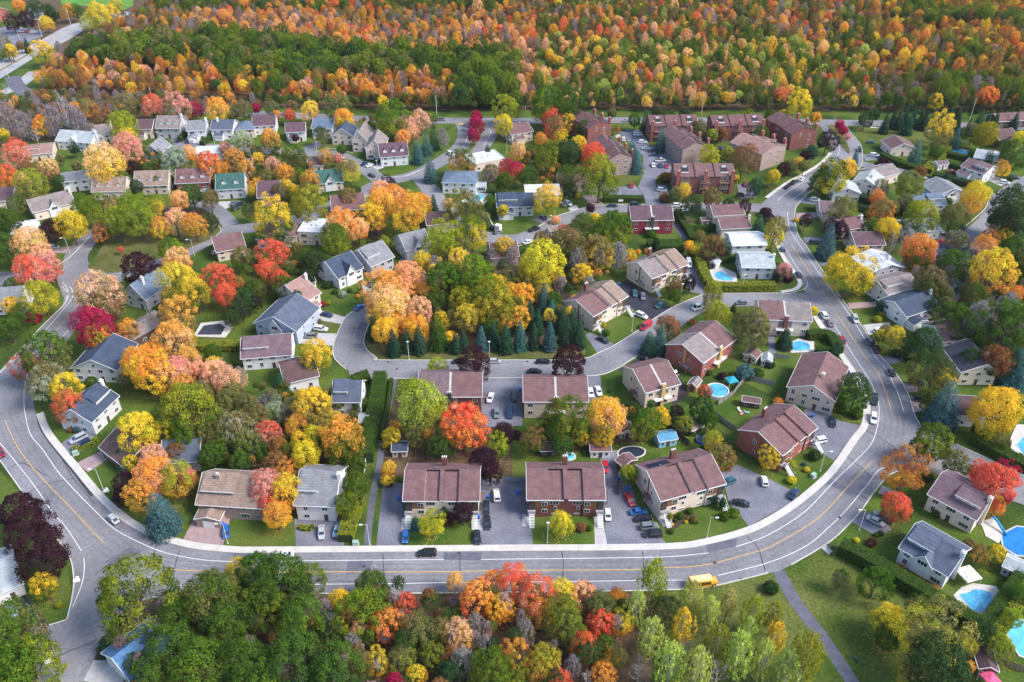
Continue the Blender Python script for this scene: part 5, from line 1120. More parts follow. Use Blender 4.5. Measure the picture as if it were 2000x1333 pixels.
def playset(x, y, nm):
    root = empty('playset', P(x, y)); m = MB(); [m.tube((X, Y, 0), (X, Y, 2.4), .06, .06, 5) for X in (-.8, .8) for Y in (-.8, .8)]; m.box(-.9, .9, -.9, .9, 1.2, 1.3); m.build('tower', M_darkwood, root); m = MB(); m.prism([(-1, 2.4), (1, 2.4), (0, 3.1)], -1, 1, 'x'); m.build('roof', RM('plum'), root); m = MB(); m.prism([(-.9, 1.25), (-.95, 1.15), (-2.9, .1), (-2.9, .25)], -.3, .3, 'x'); m.build('slide', mat('yellow_slide', (.8, .5, .02), .4), root); tag(root, nm, 'playset')
playset(1343, 440, 'wooden play tower with yellow slide behind crimson duplex')
def flagsign(x, y):
    root = empty('notice_board', P(x, y), .0); m = MB(); m.box(-1.1, 1.1, -.05, .05, .7, 1.7); m.build('panel', M_white, root); m = MB(); [m.tube((s, 0, 0), (s, 0, .699), .05, .05, 5) for s in (-.8, .8)]; m.build('posts', M_metal, root); tag(root, 'white notice board on the verge before the clipped hedge', 'notice board')
flagsign(1212, 397)
# ============================================================ CARS
for r in """222 1015 10 9 hatch silver d;555 1085 -1 0 sedan white d;834 1081 -1 0.02 suv black d;1 884 6 11 sedan dred d;153 857 -10 5 minivan silver;162 869 -10 5 suv navy;442 1040 0 1 hatch blue;628 1040 0 1 sedan silver;659 1036 -3 9 sedan lblue
792 1049 -1 8 hatch blue;932 1050 1 9 sedan black;952 1021 1 9 sedan black;949 994 0 1 suv black;970 968 -1 -8 suv white;1182 912 1 9 sedan red;1187 1006 1 9 hatch white;1230 976 5 9 sedan red;1247 1000 9 -1 sedan blue;1257 1013 9 -1 sedan black;1268 1029 9 -1 suv grey;1275 1044 -9 0 suv black
1421 943 -9 4 suv teal;1446 983 -9 -2 sedan black;1493 940 -2 -9 hatch white;1551 965 7 -9 sedan navy;1599 862 -10 2 suv white;1626 824 1 8 sedan black;1708 780 0 1 pickup black;1706 818 0 1 suv white;1741 728 -4 -9 hatch black;1790 749 9 1 suv black;1799 780 9 1 suv black
1711 682 -5 -9 suv black;1699 668 -5 -9 suv navy;1716 646 9 -3 hatch white;1670 624 4 8 suv silver;1609 616 -5 -9 suv white;1621 631 -5 -9 sedan grey;1643 664 -4 -8 suv dred;1560 537 -4 -8 sedan black;1529 487 -2 -9 hatch teal;1448 592 -9 0 hatch grey
1364 601 -8 3 van white;1261 638 -8 5 van red;1253 617 9 4 suv white;1289 597 -8 3 hatch teal;1240 573 1 8 sedan teal;1256 579 1 8 sedan grey;1178 664 8 4 sedan black;1345 516 2 8 van white;1061 707 9 0 sedan black;1044 726 9 0 sedan black;966 706 9 0 hatch silver;898 707 9 0 sedan black
1259 700 8 4 sedan black;1315 727 7 6 suv black;1154 767 2 8 sedan white;1169 764 3 8 sedan white;958 777 -3 8 sedan white;1004 774 1 8 sedan black;970 807 0 8 sedan grey;996 807 0 8 suv navy;606 657 -9 0 suv grey;627 643 9 1 suv white;638 615 9 2 sedan navy;702 601 8 -5 sedan blue;722 556 6 5 sedan black
608 728 6 -5 hatch blue;678 762 4 -6 hatch white;655 758 2 -6 hatch red;973 454 8 -2 hatch grey;1044 448 9 -3 pickup black;1031 473 9 -3 sedan white;1078 452 9 -3 suv silver;1061 425 7 5 sedan navy;1109 398 8 4 suv white;1098 400 8 4 sedan grey;1197 402 9 0 sedan navy;1241 400 9 0 suv black;1323 402 9 0 suv white;1335 411 9 0 sedan white
1233 363 1 6 hatch red;1293 372 9 1 suv white;1276 323 1 6 sedan white;1290 324 1 6 sedan navy;1302 325 1 6 hatch red;1278 303 9 0 sedan navy;1275 296 9 0 sedan black;1262 290 9 0 sedan white;1255 278 9 0 suv white;1246 263 9 0 sedan white;1246 258 9 0 sedan white;1218 273 1 6 hatch white;1290 314 9 0 pickup white
1411 291 6 1 sedan blue;1456 361 1 6 hatch dred;1447 381 8 0 hatch black;1427 425 8 0 suv white;1538 365 6 -4 sedan black;1550 357 6 -4 suv black;1566 350 6 -4 sedan white;1585 368 6 -4 pickup grey;1608 324 6 -5 hatch red;1679 293 0 6 suv black;1708 304 8 1 suv white;1592 391 9 0 suv white;1603 404 9 0 sedan blue
1592 474 9 0 suv black;1627 506 8 -2 hatch black;1513 520 -4 -5 suv black;1701 278 1 0 hatch teal;1962 357 8 1 suv white;1982 347 8 1 sedan black;1883 446 4 -5 hatch blue;1852 460 8 3 sedan navy;1836 453 8 3 sedan white;1842 474 8 3 sedan red;1945 430 2 -5 sedan silver;1710 1018 8 4 sedan silver;1724 1010 -8 -4 suv grey;1740 972 7 3 hatch red
24 1193 3 6 sedan lblue;104 483 9 0 sedan silver;38 561 9 -1 sedan black;424 493 7 -2 hatch white;457 397 6 -4 sedan grey;468 399 6 -4 sedan black;461 407 5 -2 hatch black;377 276 4 -6 suv white;366 276 3 -5 sedan navy;348 275 3 -6 hatch black;713 320 7 -3 sedan navy;722 323 8 -3 sedan white;726 343 6 3 sedan black;668 315 8 -1 van white
862 234 9 0 suv grey;1225 236 9 0 sedan silver;1008 240 9 0 sedan white;40 62 5 0 sedan white;52 63 5 0 sedan red;64 63 5 0 sedan white;880 301 4 2 suv white;1742 283 1 0 hatch dred;1860 336 7 1 sedan red;590 303 6 -2 sedan white;402 373 6 0 sedan white;1302 388 6 0 hatch navy""".replace('\n', ';').split(';'): car(r.split())

# ============================================================ HEDGES
for h_ in (("744,742 736,795 726,840 718,880 716,905", 4.2, 3.6, 'tall clipped cedar hedge along the left side of footpath', 'GJ'), ("700,985 684,1025 675,1060", 4.0, 2.6, 'lumpy green hedge beside the light blue car', 'LG'), ("1637,1077 1668,1092 1700,1110 1790,1162 1870,1210 1912,1236", 3.8, 3.6, 'long dark hedge from bus road to kite-shaped pool', 'G'),
           ("1995,1125 1955,1180 1918,1232", 3.0, 3.2, 'hedge right of the kite-shaped pool', 'G'), ("2010,1140 1975,1200 1940,1250", 2.8, 3.2, 'hedge left of the pool cut by the edge', 'LG'), ("377,683 490,683", 4.0, 2.6, 'flat-topped hedge below the drained pool', 'LG'),
           ("1362,490 1368,525 1378,550 1400,567 1512,567", 3.6, 3.0, 'L-shaped clipped hedge around kidney pool', 'LG'), ("1395,517 1442,508", 2.6, 2.4, 'short hedge above the pool cabin', 'G'), ("1178,393 1257,393", 4.0, 2.2, 'rounded clipped hedge behind the notice board', 'G'), ("1264,487 1334,487", 7, 3.0, 'thick square hedge in front of crimson duplex', 'G'),
           ("1322,418 1332,440 1345,458 1352,475", 3, 2.6, 'hedge between crimson duplex drive and play tower', 'G'), ("1348,453 1402,450", 2.5, 2.6, 'low hedge below play tower yard', 'G'), ("1900,862 1945,890 2010,922", 4.4, 3.0, 'dark hedge above the far-right side street', 'G'), ("1722,308 1752,322 1795,337", 4, 2.6, 'dark hedge before the cream house below conifers', 'G'),
           ("1808,338 1832,312 1850,288 1856,272", 5, 2.2, 'pale diagonal hedge between upper right yards', 'L'), ("1847,305 1896,317", 4, 2.6, 'hedge below the long blue pool', 'G'), ("1836,320 1880,334", 3.4, 2.2, 'hedge above white garden shed', 'G'), ("1820,348 1855,356 1905,368", 4, 2.6, 'dark hedge behind grey-roofed blue house', 'D'),
           ("1575,662 1616,662 1636,692", 3.6, 2.8, 'angled clipped hedge behind the round blue pool', 'G'), ("1592,690 1626,695", 3, 2.4, 'low hedge above the beige gabled house', 'G'), ("628,388 672,382 700,372", 5, 2.0, 'dark hedge at the upper street corner', 'G'), ("1675,392 1705,402", 3, 3, 'dark hedge beside white-gabled house', 'D'), ("1675,412 1765,420", 3, 2.6, 'dark hedge behind the brown-roofed sun-room house', 'D'),
           ("1412,575 1500,575", .01, .01, '', '') if False else ("352,278 362,265 372,258", 2.4, 2.6, 'hedge between two white garage houses', 'G'), ("395,285 408,275 412,268", 2.6, 2.2, 'hedge before slate-roofed white house', 'G'), ("1842,262 1990,270", 3, 2.6, 'dark hedge below the collector road', 'D'), ("1445,245 1530,246", 3, 2.2, 'dark hedge behind red townhouses', 'D'), ("1515,552 1516,525", 2.5, 3, 'rounded hedge beside white-roofed house', 'G'),
           ("142,882 178,868 192,860", 2, 1.1, 'low golden hedge between the two left driveways', 'L'), ("585,1030 600,1036 615,1030", 1.6, .8, 'curved yellow-green border before the grey-and-white house', 'L'), ("1750,1105 1790,1130 1835,1155", 1.4, .7, 'orange flower border along slate-blue house wall', 'OL'), ("686,758 700,748 722,742", 4, 3.0, 'hedge block behind the tall footpath hedge', 'G'), ("702,800 722,798", 3, 3, 'square hedge left of the tall footpath hedge', 'G'), ("765,745 758,800 745,860", 1.2, 1.4, 'thin wild hedge right of the footpath', 'GT')):
    hedge(*h_)

# ============================================================ TREES   (crown centre x y, width, tones, shape)
T_ = """42 998 80 U;66 1040 86 U;86 1086 88 U;88 1142 50 YG;115 1182 17 L h;258 1166 138 JG;25 1235 118 GT;50 1300 120 GL;10 1330 100 G;215 1262 52 E h;248 1243 30 U h;232 1212 30 D h
415 1165 112 GT;352 1200 81 GJ;560 1135 106 GD;505 1115 82 GD;520 1180 90 GJ;600 1135 62 JG;345 1265 100 GD;440 1222 100 GD;385 1300 109 GJ;295 1320 75 GD;480 1290 100 GD;585 1215 93 GJ;565 1285 109 GD;650 1310 100 GD;505 1335 90 GJ;462 1116 48 Y;572 1130 30 P r;665 1170 46 Y;677 1212 42 Y;725 1142 66 G;708 1195 92 JG;742 1158 40 KT;757 1218 72 OR;703 1232 46 PO;790 1182 50 RB;815 1235 78 TG;645 1222 56 b;690 1265 62 b;652 1240 60 DT;700 1300 60 TG;888 1135 34 PY c;930 1165 72 OR;962 1135 44 OK;976 1190 58 YO;1003 1135 68 RO;1045 1160 72 RP;897 1240 62 PO;930 1222 52 b;1100 1160 62 YO;1135 1162 52 PR;1102 1208 82 JT;1060 1195 56 O;1025 1238 60 b;740 1292 44 YO;785 1285 56 TL;815 1318 42 YO;772 1335 46 M;842 1282 56 JT;905 1298 70 b;960 1318 92 GJ;880 1318 62 D;1060 1298 72 LO;1004 1322 62 JG;1132 1250 52 JT;1172 1222 62 RB;1145 1262 60 RB;1172 1188 66 TG;1206 1170 42 O;1216 1216 46 YO;1190 1280 40 OY;1178 1318 52 OB;1120 1300 48 b;1092 1330 54 R;950 1265 52 b;1000 1280 60 OB;860 1230 56 TD
1276 1140 78 L p;1242 1190 60 Z p;1300 1190 56 DT;1350 1172 64 Z p;1384 1200 58 Z p;1332 1232 70 YL p;1272 1250 72 Z p;1310 1302 82 Z p;1402 1262 70 L p;1422 1180 50 Z p;1470 1200 62 L p;1442 1282 80 Z p;1490 1290 70 Z p;1510 1205 52 L p;1514 1248 56 YL p;1248 1312 62 T b;1362 1312 82 Z p;1572 1288 92 L p;1538 1310 70 Z p;1400 1320 76 T b;1340 1270 60 T b;1460 1240 56 Z p;1506 1148 34 D h;1642 1132 46 TG b
1711 1136 58 G;1740 1210 62 YL;1796 1190 58 G;1818 1235 108 TY;1735 1245 50 G;1835 1302 120 D;1785 1322 62 TY;1888 1262 42 LT;1920 1238 56 D;1955 1265 54 LT;1892 1302 24 O;1975 1205 36 LG;1990 1160 40 G
518 952 66 KR;558 958 66 YO;540 1003 54 OY;528 985 40 R;311 1000 64 S w;300 925 78 OK;340 935 66 LO;367 930 36 KR;275 965 60 O;250 946 52 U;240 968 40 U;690 948 52 G;694 905 44 G;680 985 52 GL;843 1024 44 LY;812 1020 20 S w;905 1000 42 U;868 1004 18 E e;880 1015 30 UB h;1098 1021 47 YL;1135 1030 24 B h;1151 1032 14 G h;1308 1011 13 L e;1329 1008 17 G h;1347 998 17 G h;1320 1017 9 G h;1311 1038 14 G h;1340 1020 9 Y h;1344 1013 8 L h;1313 1025 8 Y h
1396 978 15 E e;1411 984 15 E e;1415 1008 24 G h;1434 1002 24 GL h;1358 1015 20 TG h;1228 925 38 LG;1410 893 60 TB;1391 860 36 LY;1372 880 24 G h;1505 893 38 Y;1495 870 20 Y;1543 908 28 L h;1592 890 28 D h;1571 907 11 S h;1576 918 14 YB h;1546 938 22 YL h;1672 765 66 DG;1638 782 28 GL h;1672 808 28 G h;1645 800 22 G h;1505 712 20 D h;1475 697 18 T h
1825 728 72 DT;1842 745 46 YT;1848 785 62 S w;1822 785 40 G;1945 798 92 Y;1930 842 34 Y;1828 862 74 GL;1795 875 40 GD;1767 917 72 BO;1868 905 52 TG;1852 885 24 T h;1938 945 84 RM;1912 918 36 R;1957 930 50 M;1945 985 40 YR;1752 990 60 RB;1812 932 22 D h;1945 1080 38 YG;1915 1077 34 TO;1895 1065 30 TB h;1673 1055 14 Y h;1703 1060 22 UB h;1712 1045 12 G h;1960 862 32 TG;1905 836 16 G e;1720 1042 14 D h;1980 800 40 D;1965 700 60 D;1770 1000 30 G h;1830 1000 24 G h
1802 672 72 D;1745 658 40 YT;1720 655 26 YG;1730 645 26 TG;1657 533 74 YL;1640 520 50 YL;1680 545 50 YG;1795 488 66 OR;1790 505 50 GT;1719 600 16 E e;1721 615 16 L h;1714 624 18 L h;1815 552 62 TG;1785 522 28 Y;1865 522 64 G;1852 545 46 b;1925 484 46 OP;1942 530 84 YO;1980 500 78 G;1900 576 50 GT;1992 582 42 O;1965 605 60 b;1912 628 72 b;1970 640 92 G;1935 592 34 K b;1868 628 62 G;1950 705 62 BD;1990 715 56 S w;1830 600 36 D;1780 690 40 D h;1750 690 24 D h;1690 560 24 YL h
1618 470 36 S s;1640 450 36 U;1628 440 30 U;1574 430 26 U;1735 448 48 YT;1722 412 50 TO;1715 385 30 OR;1742 478 44 U b;1798 422 64 LG;1788 405 30 L;1862 424 52 TG;1897 386 44 YO c;1921 380 28 YL;1980 410 86 D;1960 430 50 DB;1870 474 44 T;1933 466 36 BO;1963 460 30 YT;1986 455 26 S s;1513 452 44 TY c;1503 430 26 U;1532 528 32 KU;1540 545 20 U h;1555 430 12 Y h;1850 395 24 G h
1625 345 60 GY;1652 330 40 YO;1605 352 46 G;1670 312 17 S s;1615 276 34 U;1586 298 24 E c;1572 305 22 U;1570 325 24 TG;1545 325 26 TG;1530 330 28 U;1510 345 28 YL;1562 318 20 YT;1592 230 24 O;1566 205 44 YL;1531 222 20 YG;1640 245 20 M;1648 256 20 M;1656 268 14 K;1630 235 14 W b
1690 233 26 D;1708 225 24 D;1730 240 17 E s;1745 233 15 E s;1758 232 17 E s;1775 240 22 E s;1770 225 14 E s;1800 232 17 E s;1808 235 16 E s;1825 230 19 E s;1855 228 17 E s;1871 230 17 E s;1915 233 20 E s;1946 234 14 E s;1984 234 14 E s;1968 230 22 W b;1785 228 15 E s;1842 228 14 E s;1893 248 14 E s;1930 238 13 E s
1840 252 48 YT;1832 285 26 TG;1925 262 46 L;1868 270 20 S s;1988 270 26 Y;1978 302 50 G;1790 296 24 S s;1747 274 10 U e;1828 297 26 G;1798 335 28 B h;1932 312 20 D s;1960 330 26 OY;1850 347 18 E w;1775 362 54 TL;1722 365 30 TW;1647 407 50 TL;1725 322 34 U h;1900 300 20 G h;1972 350 14 D h;1825 198 28 Y;1930 188 38 OR;1900 260 30 TG;1960 285 26 DT
1067 202 64 GL;1110 208 60 G;1078 232 40 RM;1108 238 32 Y;1085 250 42 TR;1095 268 26 Y;1057 272 26 O;1013 296 34 PO;1006 333 34 MR;1068 305 50 GL;1112 300 52 D;1132 282 34 YO;1158 305 50 R;1172 342 74 LG;1112 372 30 D;1127 383 13 Y h;1068 388 56 YL;1153 408 19 U;1140 250 30 G;1110 345 40 GT;1030 345 30 G;1035 300 26 GT;1236 290 22 S s;1243 312 25 S s;1293 272 24 S s;1365 250 32 TG;1390 265 24 LT;1385 302 38 LY;1422 300 30 LT;1452 312 54 BT;1410 260 24 B;1487 262 30 G;1474 366 28 E c;1437 350 16 YG;1336 373 28 YO;1300 347 28 BG h;1298 387 24 B h;1318 378 26 TD;1353 403 40 D;1390 386 38 TB;1424 400 26 D;1453 405 28 U;1482 440 30 E w;1195 222 20 TG;1262 235 22 E s;1240 235 26 G;1285 224 30 D h;1368 195 28 O;1205 253 12 BO;1340 225 30 D h;1495 415 26 U h;1310 230 26 DG;1460 225 26 GY;1505 228 26 G;1425 235 24 GT
1197 448 74 GL;1168 465 50 GL;1138 440 50 GT;1100 450 22 RK;1162 425 22 Y;1108 478 70 TG;1165 492 58 TY;1128 512 50 b;1140 535 34 YO;1055 518 82 YL;1035 540 50 YZ;1080 545 46 YT;1208 502 50 b;1172 512 42 b;1020 577 50 OY;1012 620 40 OY;1272 458 22 G h;1281 478 17 D e;1345 480 22 YO;1356 490 18 Y;1367 462 26 T;1390 483 42 BU;1413 488 26 D;1347 552 30 U;1315 555 34 TB;1318 578 28 G;1282 562 12 G h;1392 575 38 LT c;1402 612 52 L;1472 640 72 T;1183 650 18 G h;1178 634 14 LY h;1305 640 52 BD;1268 670 34 E w;1290 662 32 S s;1108 708 70 U;926 710 66 U;852 718 38 L;1352 628 14 BO h;1432 605 12 G e;1247 492 12 OY h;1265 490 16 YO h;1085 430 22 P h;1145 480 30 OY
1016 655 26 S s;1043 655 24 E s;1074 655 26 S s;1050 627 24 E s;1078 610 24 S s;1062 585 26 S s;1035 610 24 E s;1107 645 30 E s;1097 625 24 E s;1118 625 24 E s;1132 650 26 E s;768 668 25 E s;794 664 22 E s;818 662 26 E s;855 647 38 G s;728 640 22 E s;940 660 23 S s;963 655 24 E s;988 660 27 E s;905 665 20 E s;890 668 20 E s;1000 630 22 E s;975 635 22 E s
750 562 66 OP;800 545 60 PO;765 598 76 PY;820 607 60 PK;752 645 54 YO;812 640 52 OY;742 590 50 PO;788 570 50 PO;873 548 76 GJ;930 542 84 JG;970 592 72 JY;1000 575 48 OY;945 575 40 YO;905 588 50 LY;915 622 50 YT;865 625 36 Y;825 510 38 Y;897 507 46 YP;785 528 36 O;930 512 30 T;960 500 30 b;955 493 14 S s;982 483 40 YG;867 470 64 L;912 405 58 TG;922 452 60 GY;940 430 40 TG;876 398 26 P;957 395 28 G;982 410 24 YL;960 560 56 YJ;985 620 50 JO;880 660 36 YT h
797 412 68 OY;772 385 50 OP;820 400 50 O;742 398 60 OY;728 425 46 YO;742 375 44 PO;760 358 26 U;847 403 21 E s;840 330 26 S s;815 295 24 S s;833 280 22 S s;846 270 22 E s;865 270 32 b;902 316 44 GO;957 337 34 TW;985 355 36 G;990 328 32 MR;952 297 18 E w;990 212 42 L;985 245 38 YL;932 228 25 M;931 246 27 M;925 264 26 M;928 238 24 M;762 230 60 GL;797 245 38 KP;820 235 40 PW;787 268 30 OP;748 200 24 Y;672 232 40 OY;665 212 44 TG;725 245 22 D h;805 262 28 PT
527 272 46 OT;532 210 26 T;565 226 24 R;541 225 16 O c;605 215 36 YP;570 208 22 T;501 212 20 M;637 308 34 OT;661 310 22 KR;682 332 50 TY;577 270 18 U;627 262 34 DT;668 292 24 G;532 325 42 KT;553 340 46 OT;607 352 42 OB;580 305 40 GT;560 302 30 L;502 312 30 YO;585 340 30 GL;560 365 34 YT;600 402 68 L;678 387 44 TO;538 430 70 YG;487 412 34 DT;655 466 60 GL;668 438 62 OP;698 448 44 PO;552 462 32 WT;537 497 52 R;522 532 48 RG;548 545 40 RG;592 508 34 GD;612 510 46 D;580 482 24 T;732 465 34 UD;751 472 26 LT;582 587 24 E e;604 619 21 M h;629 595 14 M h;641 592 13 L h;623 627 12 T h;669 575 18 V h;655 570 14 G h;699 579 12 O h;704 565 10 G e;640 557 20 D h;683 568 12 G h;617 697 60 YL;600 705 36 L;548 752 36 E w;532 785 52 VT b;505 800 36 b;612 792 78 YT;590 780 40 YT;525 845 50 RK;580 830 50 OY;585 862 42 YL;597 888 60 YL;668 858 88 OG;665 880 66 G;538 903 48 BT;822 785 94 LZ;850 800 50 LY;905 832 88 RO;862 870 50 GD;765 850 36 LY;753 870 18 YO h;758 915 30 YO;758 938 34 YB h;945 898 58 U;958 922 44 U;985 845 44 U;975 873 42 LG;832 835 28 YO;815 855 32 TL
1100 818 76 GL;1080 838 50 G;1130 840 40 GL;1187 812 78 YK;1180 845 50 LY;1262 825 62 GL;1290 815 42 YL;1237 802 36 D;1042 862 44 BG;1140 856 28 YT;1322 805 30 U;1373 800 54 DG;1378 765 30 RG;1337 828 36 LT;1350 840 26 D h;1455 728 40 S h;1478 730 30 DG h;1535 660 28 E w;1588 607 22 YL;1634 684 18 E e;1627 688 16 E e;1385 728 16 G h;1410 735 20 U h;1382 815 40 G;1425 872 16 D h;1520 785 22 OB h;1190 765 8 G h;1100 870 40 GD;1205 790 26 D h;1010 850 24 U
15 430 50 G;10 490 56 G;55 478 66 P;80 500 50 PK;62 530 66 RK;92 520 46 KR;80 577 60 LY;100 452 48 U;137 438 58 Y;24 598 38 YT;18 640 42 G;65 622 34 M h;40 618 40 G;198 450 38 BO;228 432 58 LJ;270 422 66 JL;250 400 50 JL;312 445 38 OY;342 430 46 P;378 440 46 O;411 432 32 D;300 400 46 JY;335 488 50 GL;235 487 12 R;273 527 68 U;197 575 86 PT;350 552 80 YG;380 570 60 YG;345 512 58 PO;335 580 42 OP;428 545 54 R;440 575 44 R;472 502 46 TG;467 550 24 TO;497 590 30 U;480 585 44 D;182 635 78 M;195 660 56 LR;297 625 40 K b;342 618 64 OT;335 662 72 OP;92 690 92 GT;55 715 48 RT;88 745 70 TV;125 763 58 Y;135 792 62 RB;287 720 84 OY;262 705 56 OY;322 735 56 PO;347 725 56 KP;385 728 46 PO;440 742 58 KP;420 715 40 YW;375 800 102 LG;330 815 60 GL;272 840 76 Y;462 840 74 TV;412 890 52 G;487 792 50 TG;445 790 50 T;298 895 56 KP;235 892 18 E e;258 905 36 YG;152 838 20 S h;180 748 28 G;400 760 40 TW;430 860 50 T;365 660 34 O;138 840 14 B h;210 700 1 G h
30 300 60 RK;12 345 46 RO;62 362 64 LT;97 330 48 PB;58 328 34 B;82 245 38 OY;15 230 52 b;48 245 44 b;105 238 52 b;125 215 46 T b;150 240 52 b;172 212 36 TO;203 228 38 BT;242 248 52 L;250 270 40 YL;250 205 42 T;295 205 42 RK;325 200 30 T;350 210 46 KT;382 215 28 M;425 212 42 OY;475 212 36 TG;455 225 22 T;252 288 60 KP;207 320 78 PY;185 325 40 P;192 346 18 M h;340 312 56 V;262 327 32 U;287 332 30 G;370 300 32 PO;405 322 56 RO;475 278 46 VT;440 290 28 K;460 312 48 OT;168 408 62 GL;146 292 24 D;375 380 46 GD;410 388 40 T;350 390 44 PO;220 400 40 TP;487 300 20 T b;300 258 12 D h;398 270 14 G h;70 265 30 T b;180 258 30 b;130 255 34 G h;5 265 30 YG;325 340 16 G;45 378 30 T;100 400 26 U b;120 310 20 T;425 355 40 D h
415 735 54 PK;458 770 50 TG;470 738 40 PW b;395 770 50 TJ;520 792 44 b;505 822 50 TJ;480 870 60 TG;440 868 54 GT;540 805 46 VT;562 778 30 G;360 850 60 GJ;318 850 50 YG;420 822 60 TJ;470 900 44 GD;503 878 46 DG;345 882 40 BT;560 922 40 OT;632 830 50 TY;652 822 40 YT;640 870 50 GJ;612 852 46 YG;575 802 50 TW;545 872 40 BO;190 395 36 JT;30 400 40 GT;45 350 36 PB;115 355 30 G;150 325 24 T;235 350 36 GT;265 365 30 D;305 355 26 G;330 348 24 G;360 335 30 T;520 350 36 TG;545 372 36 T;500 368 34 OY;478 332 40 OT;440 330 30 O;600 372 40 TG;625 345 26 T;575 372 30 YG;710 265 26 T;690 502 24 G;640 512 30 G;600 540 30 D;560 560 40 G;470 602 40 D;500 562 36 GT;562 522 30 TG;452 622 30 D;850 522 40 b;900 482 36 TG;1000 502 36 b;1060 572 40 TY;1095 562 40 b;1082 588 36 G;1150 562 40 b;1060 472 40 TB;1125 472 44 TG;1208 482 30 G;1230 502 26 YO;1850 510 40 GT;1830 562 36 G;1902 612 44 DG;1930 662 50 DT;1900 702 44 DG;1762 472 36 U b;1700 442 30 G;1692 422 24 D;1770 395 30 T;1745 405 26 T;250 645 44 OT;300 690 50 OY;365 700 50 OP;355 760 50 OT;245 745 34 TG;415 690 36 G;400 840 56 TJ;285 870 44 YO;190 590 40 P;225 600 36 PT;30 560 40 G;980 560 44 GT;1000 545 40 T;850 590 44 G;940 590 50 GJ;890 560 46 G;1000 600 44 GT;960 640 40 G;745 620 44 YO;775 630 44 OP;835 575 40 OY"""
parse(T_, lambda r: tree(float(r[0]), float(r[1]), float(r[2])*(.88 if float(r[0]) < 720 and float(r[1]) < 420 and float(r[1]) > 255 else 1), *(('WW', 'b') if r[3] == 'b' else (r[3], r[4] if len(r) > 4 else 'r'))))
for r in """58 20 22 E w;25 45 26 U;50 38 30 U;90 45 26 YO;105 30 22 D;133 22 28 O;72 20 30 D;12 95 26 T c;22 100 22 YT c;52 88 12 E s;40 90 18 T;38 12 26 O;150 22 26 G;95 22 24 D;225 15 26 YG;190 30 44 Y;215 28 30 YT;175 45 30 Z;85 102 36 YL;115 96 24 b""".split(';'):
    r = r.split(); tree(float(r[0]), float(r[1]), float(r[2]), *(('WW', 'b') if r[3] == 'b' else (r[3], r[4] if len(r) > 4 else 'r')))

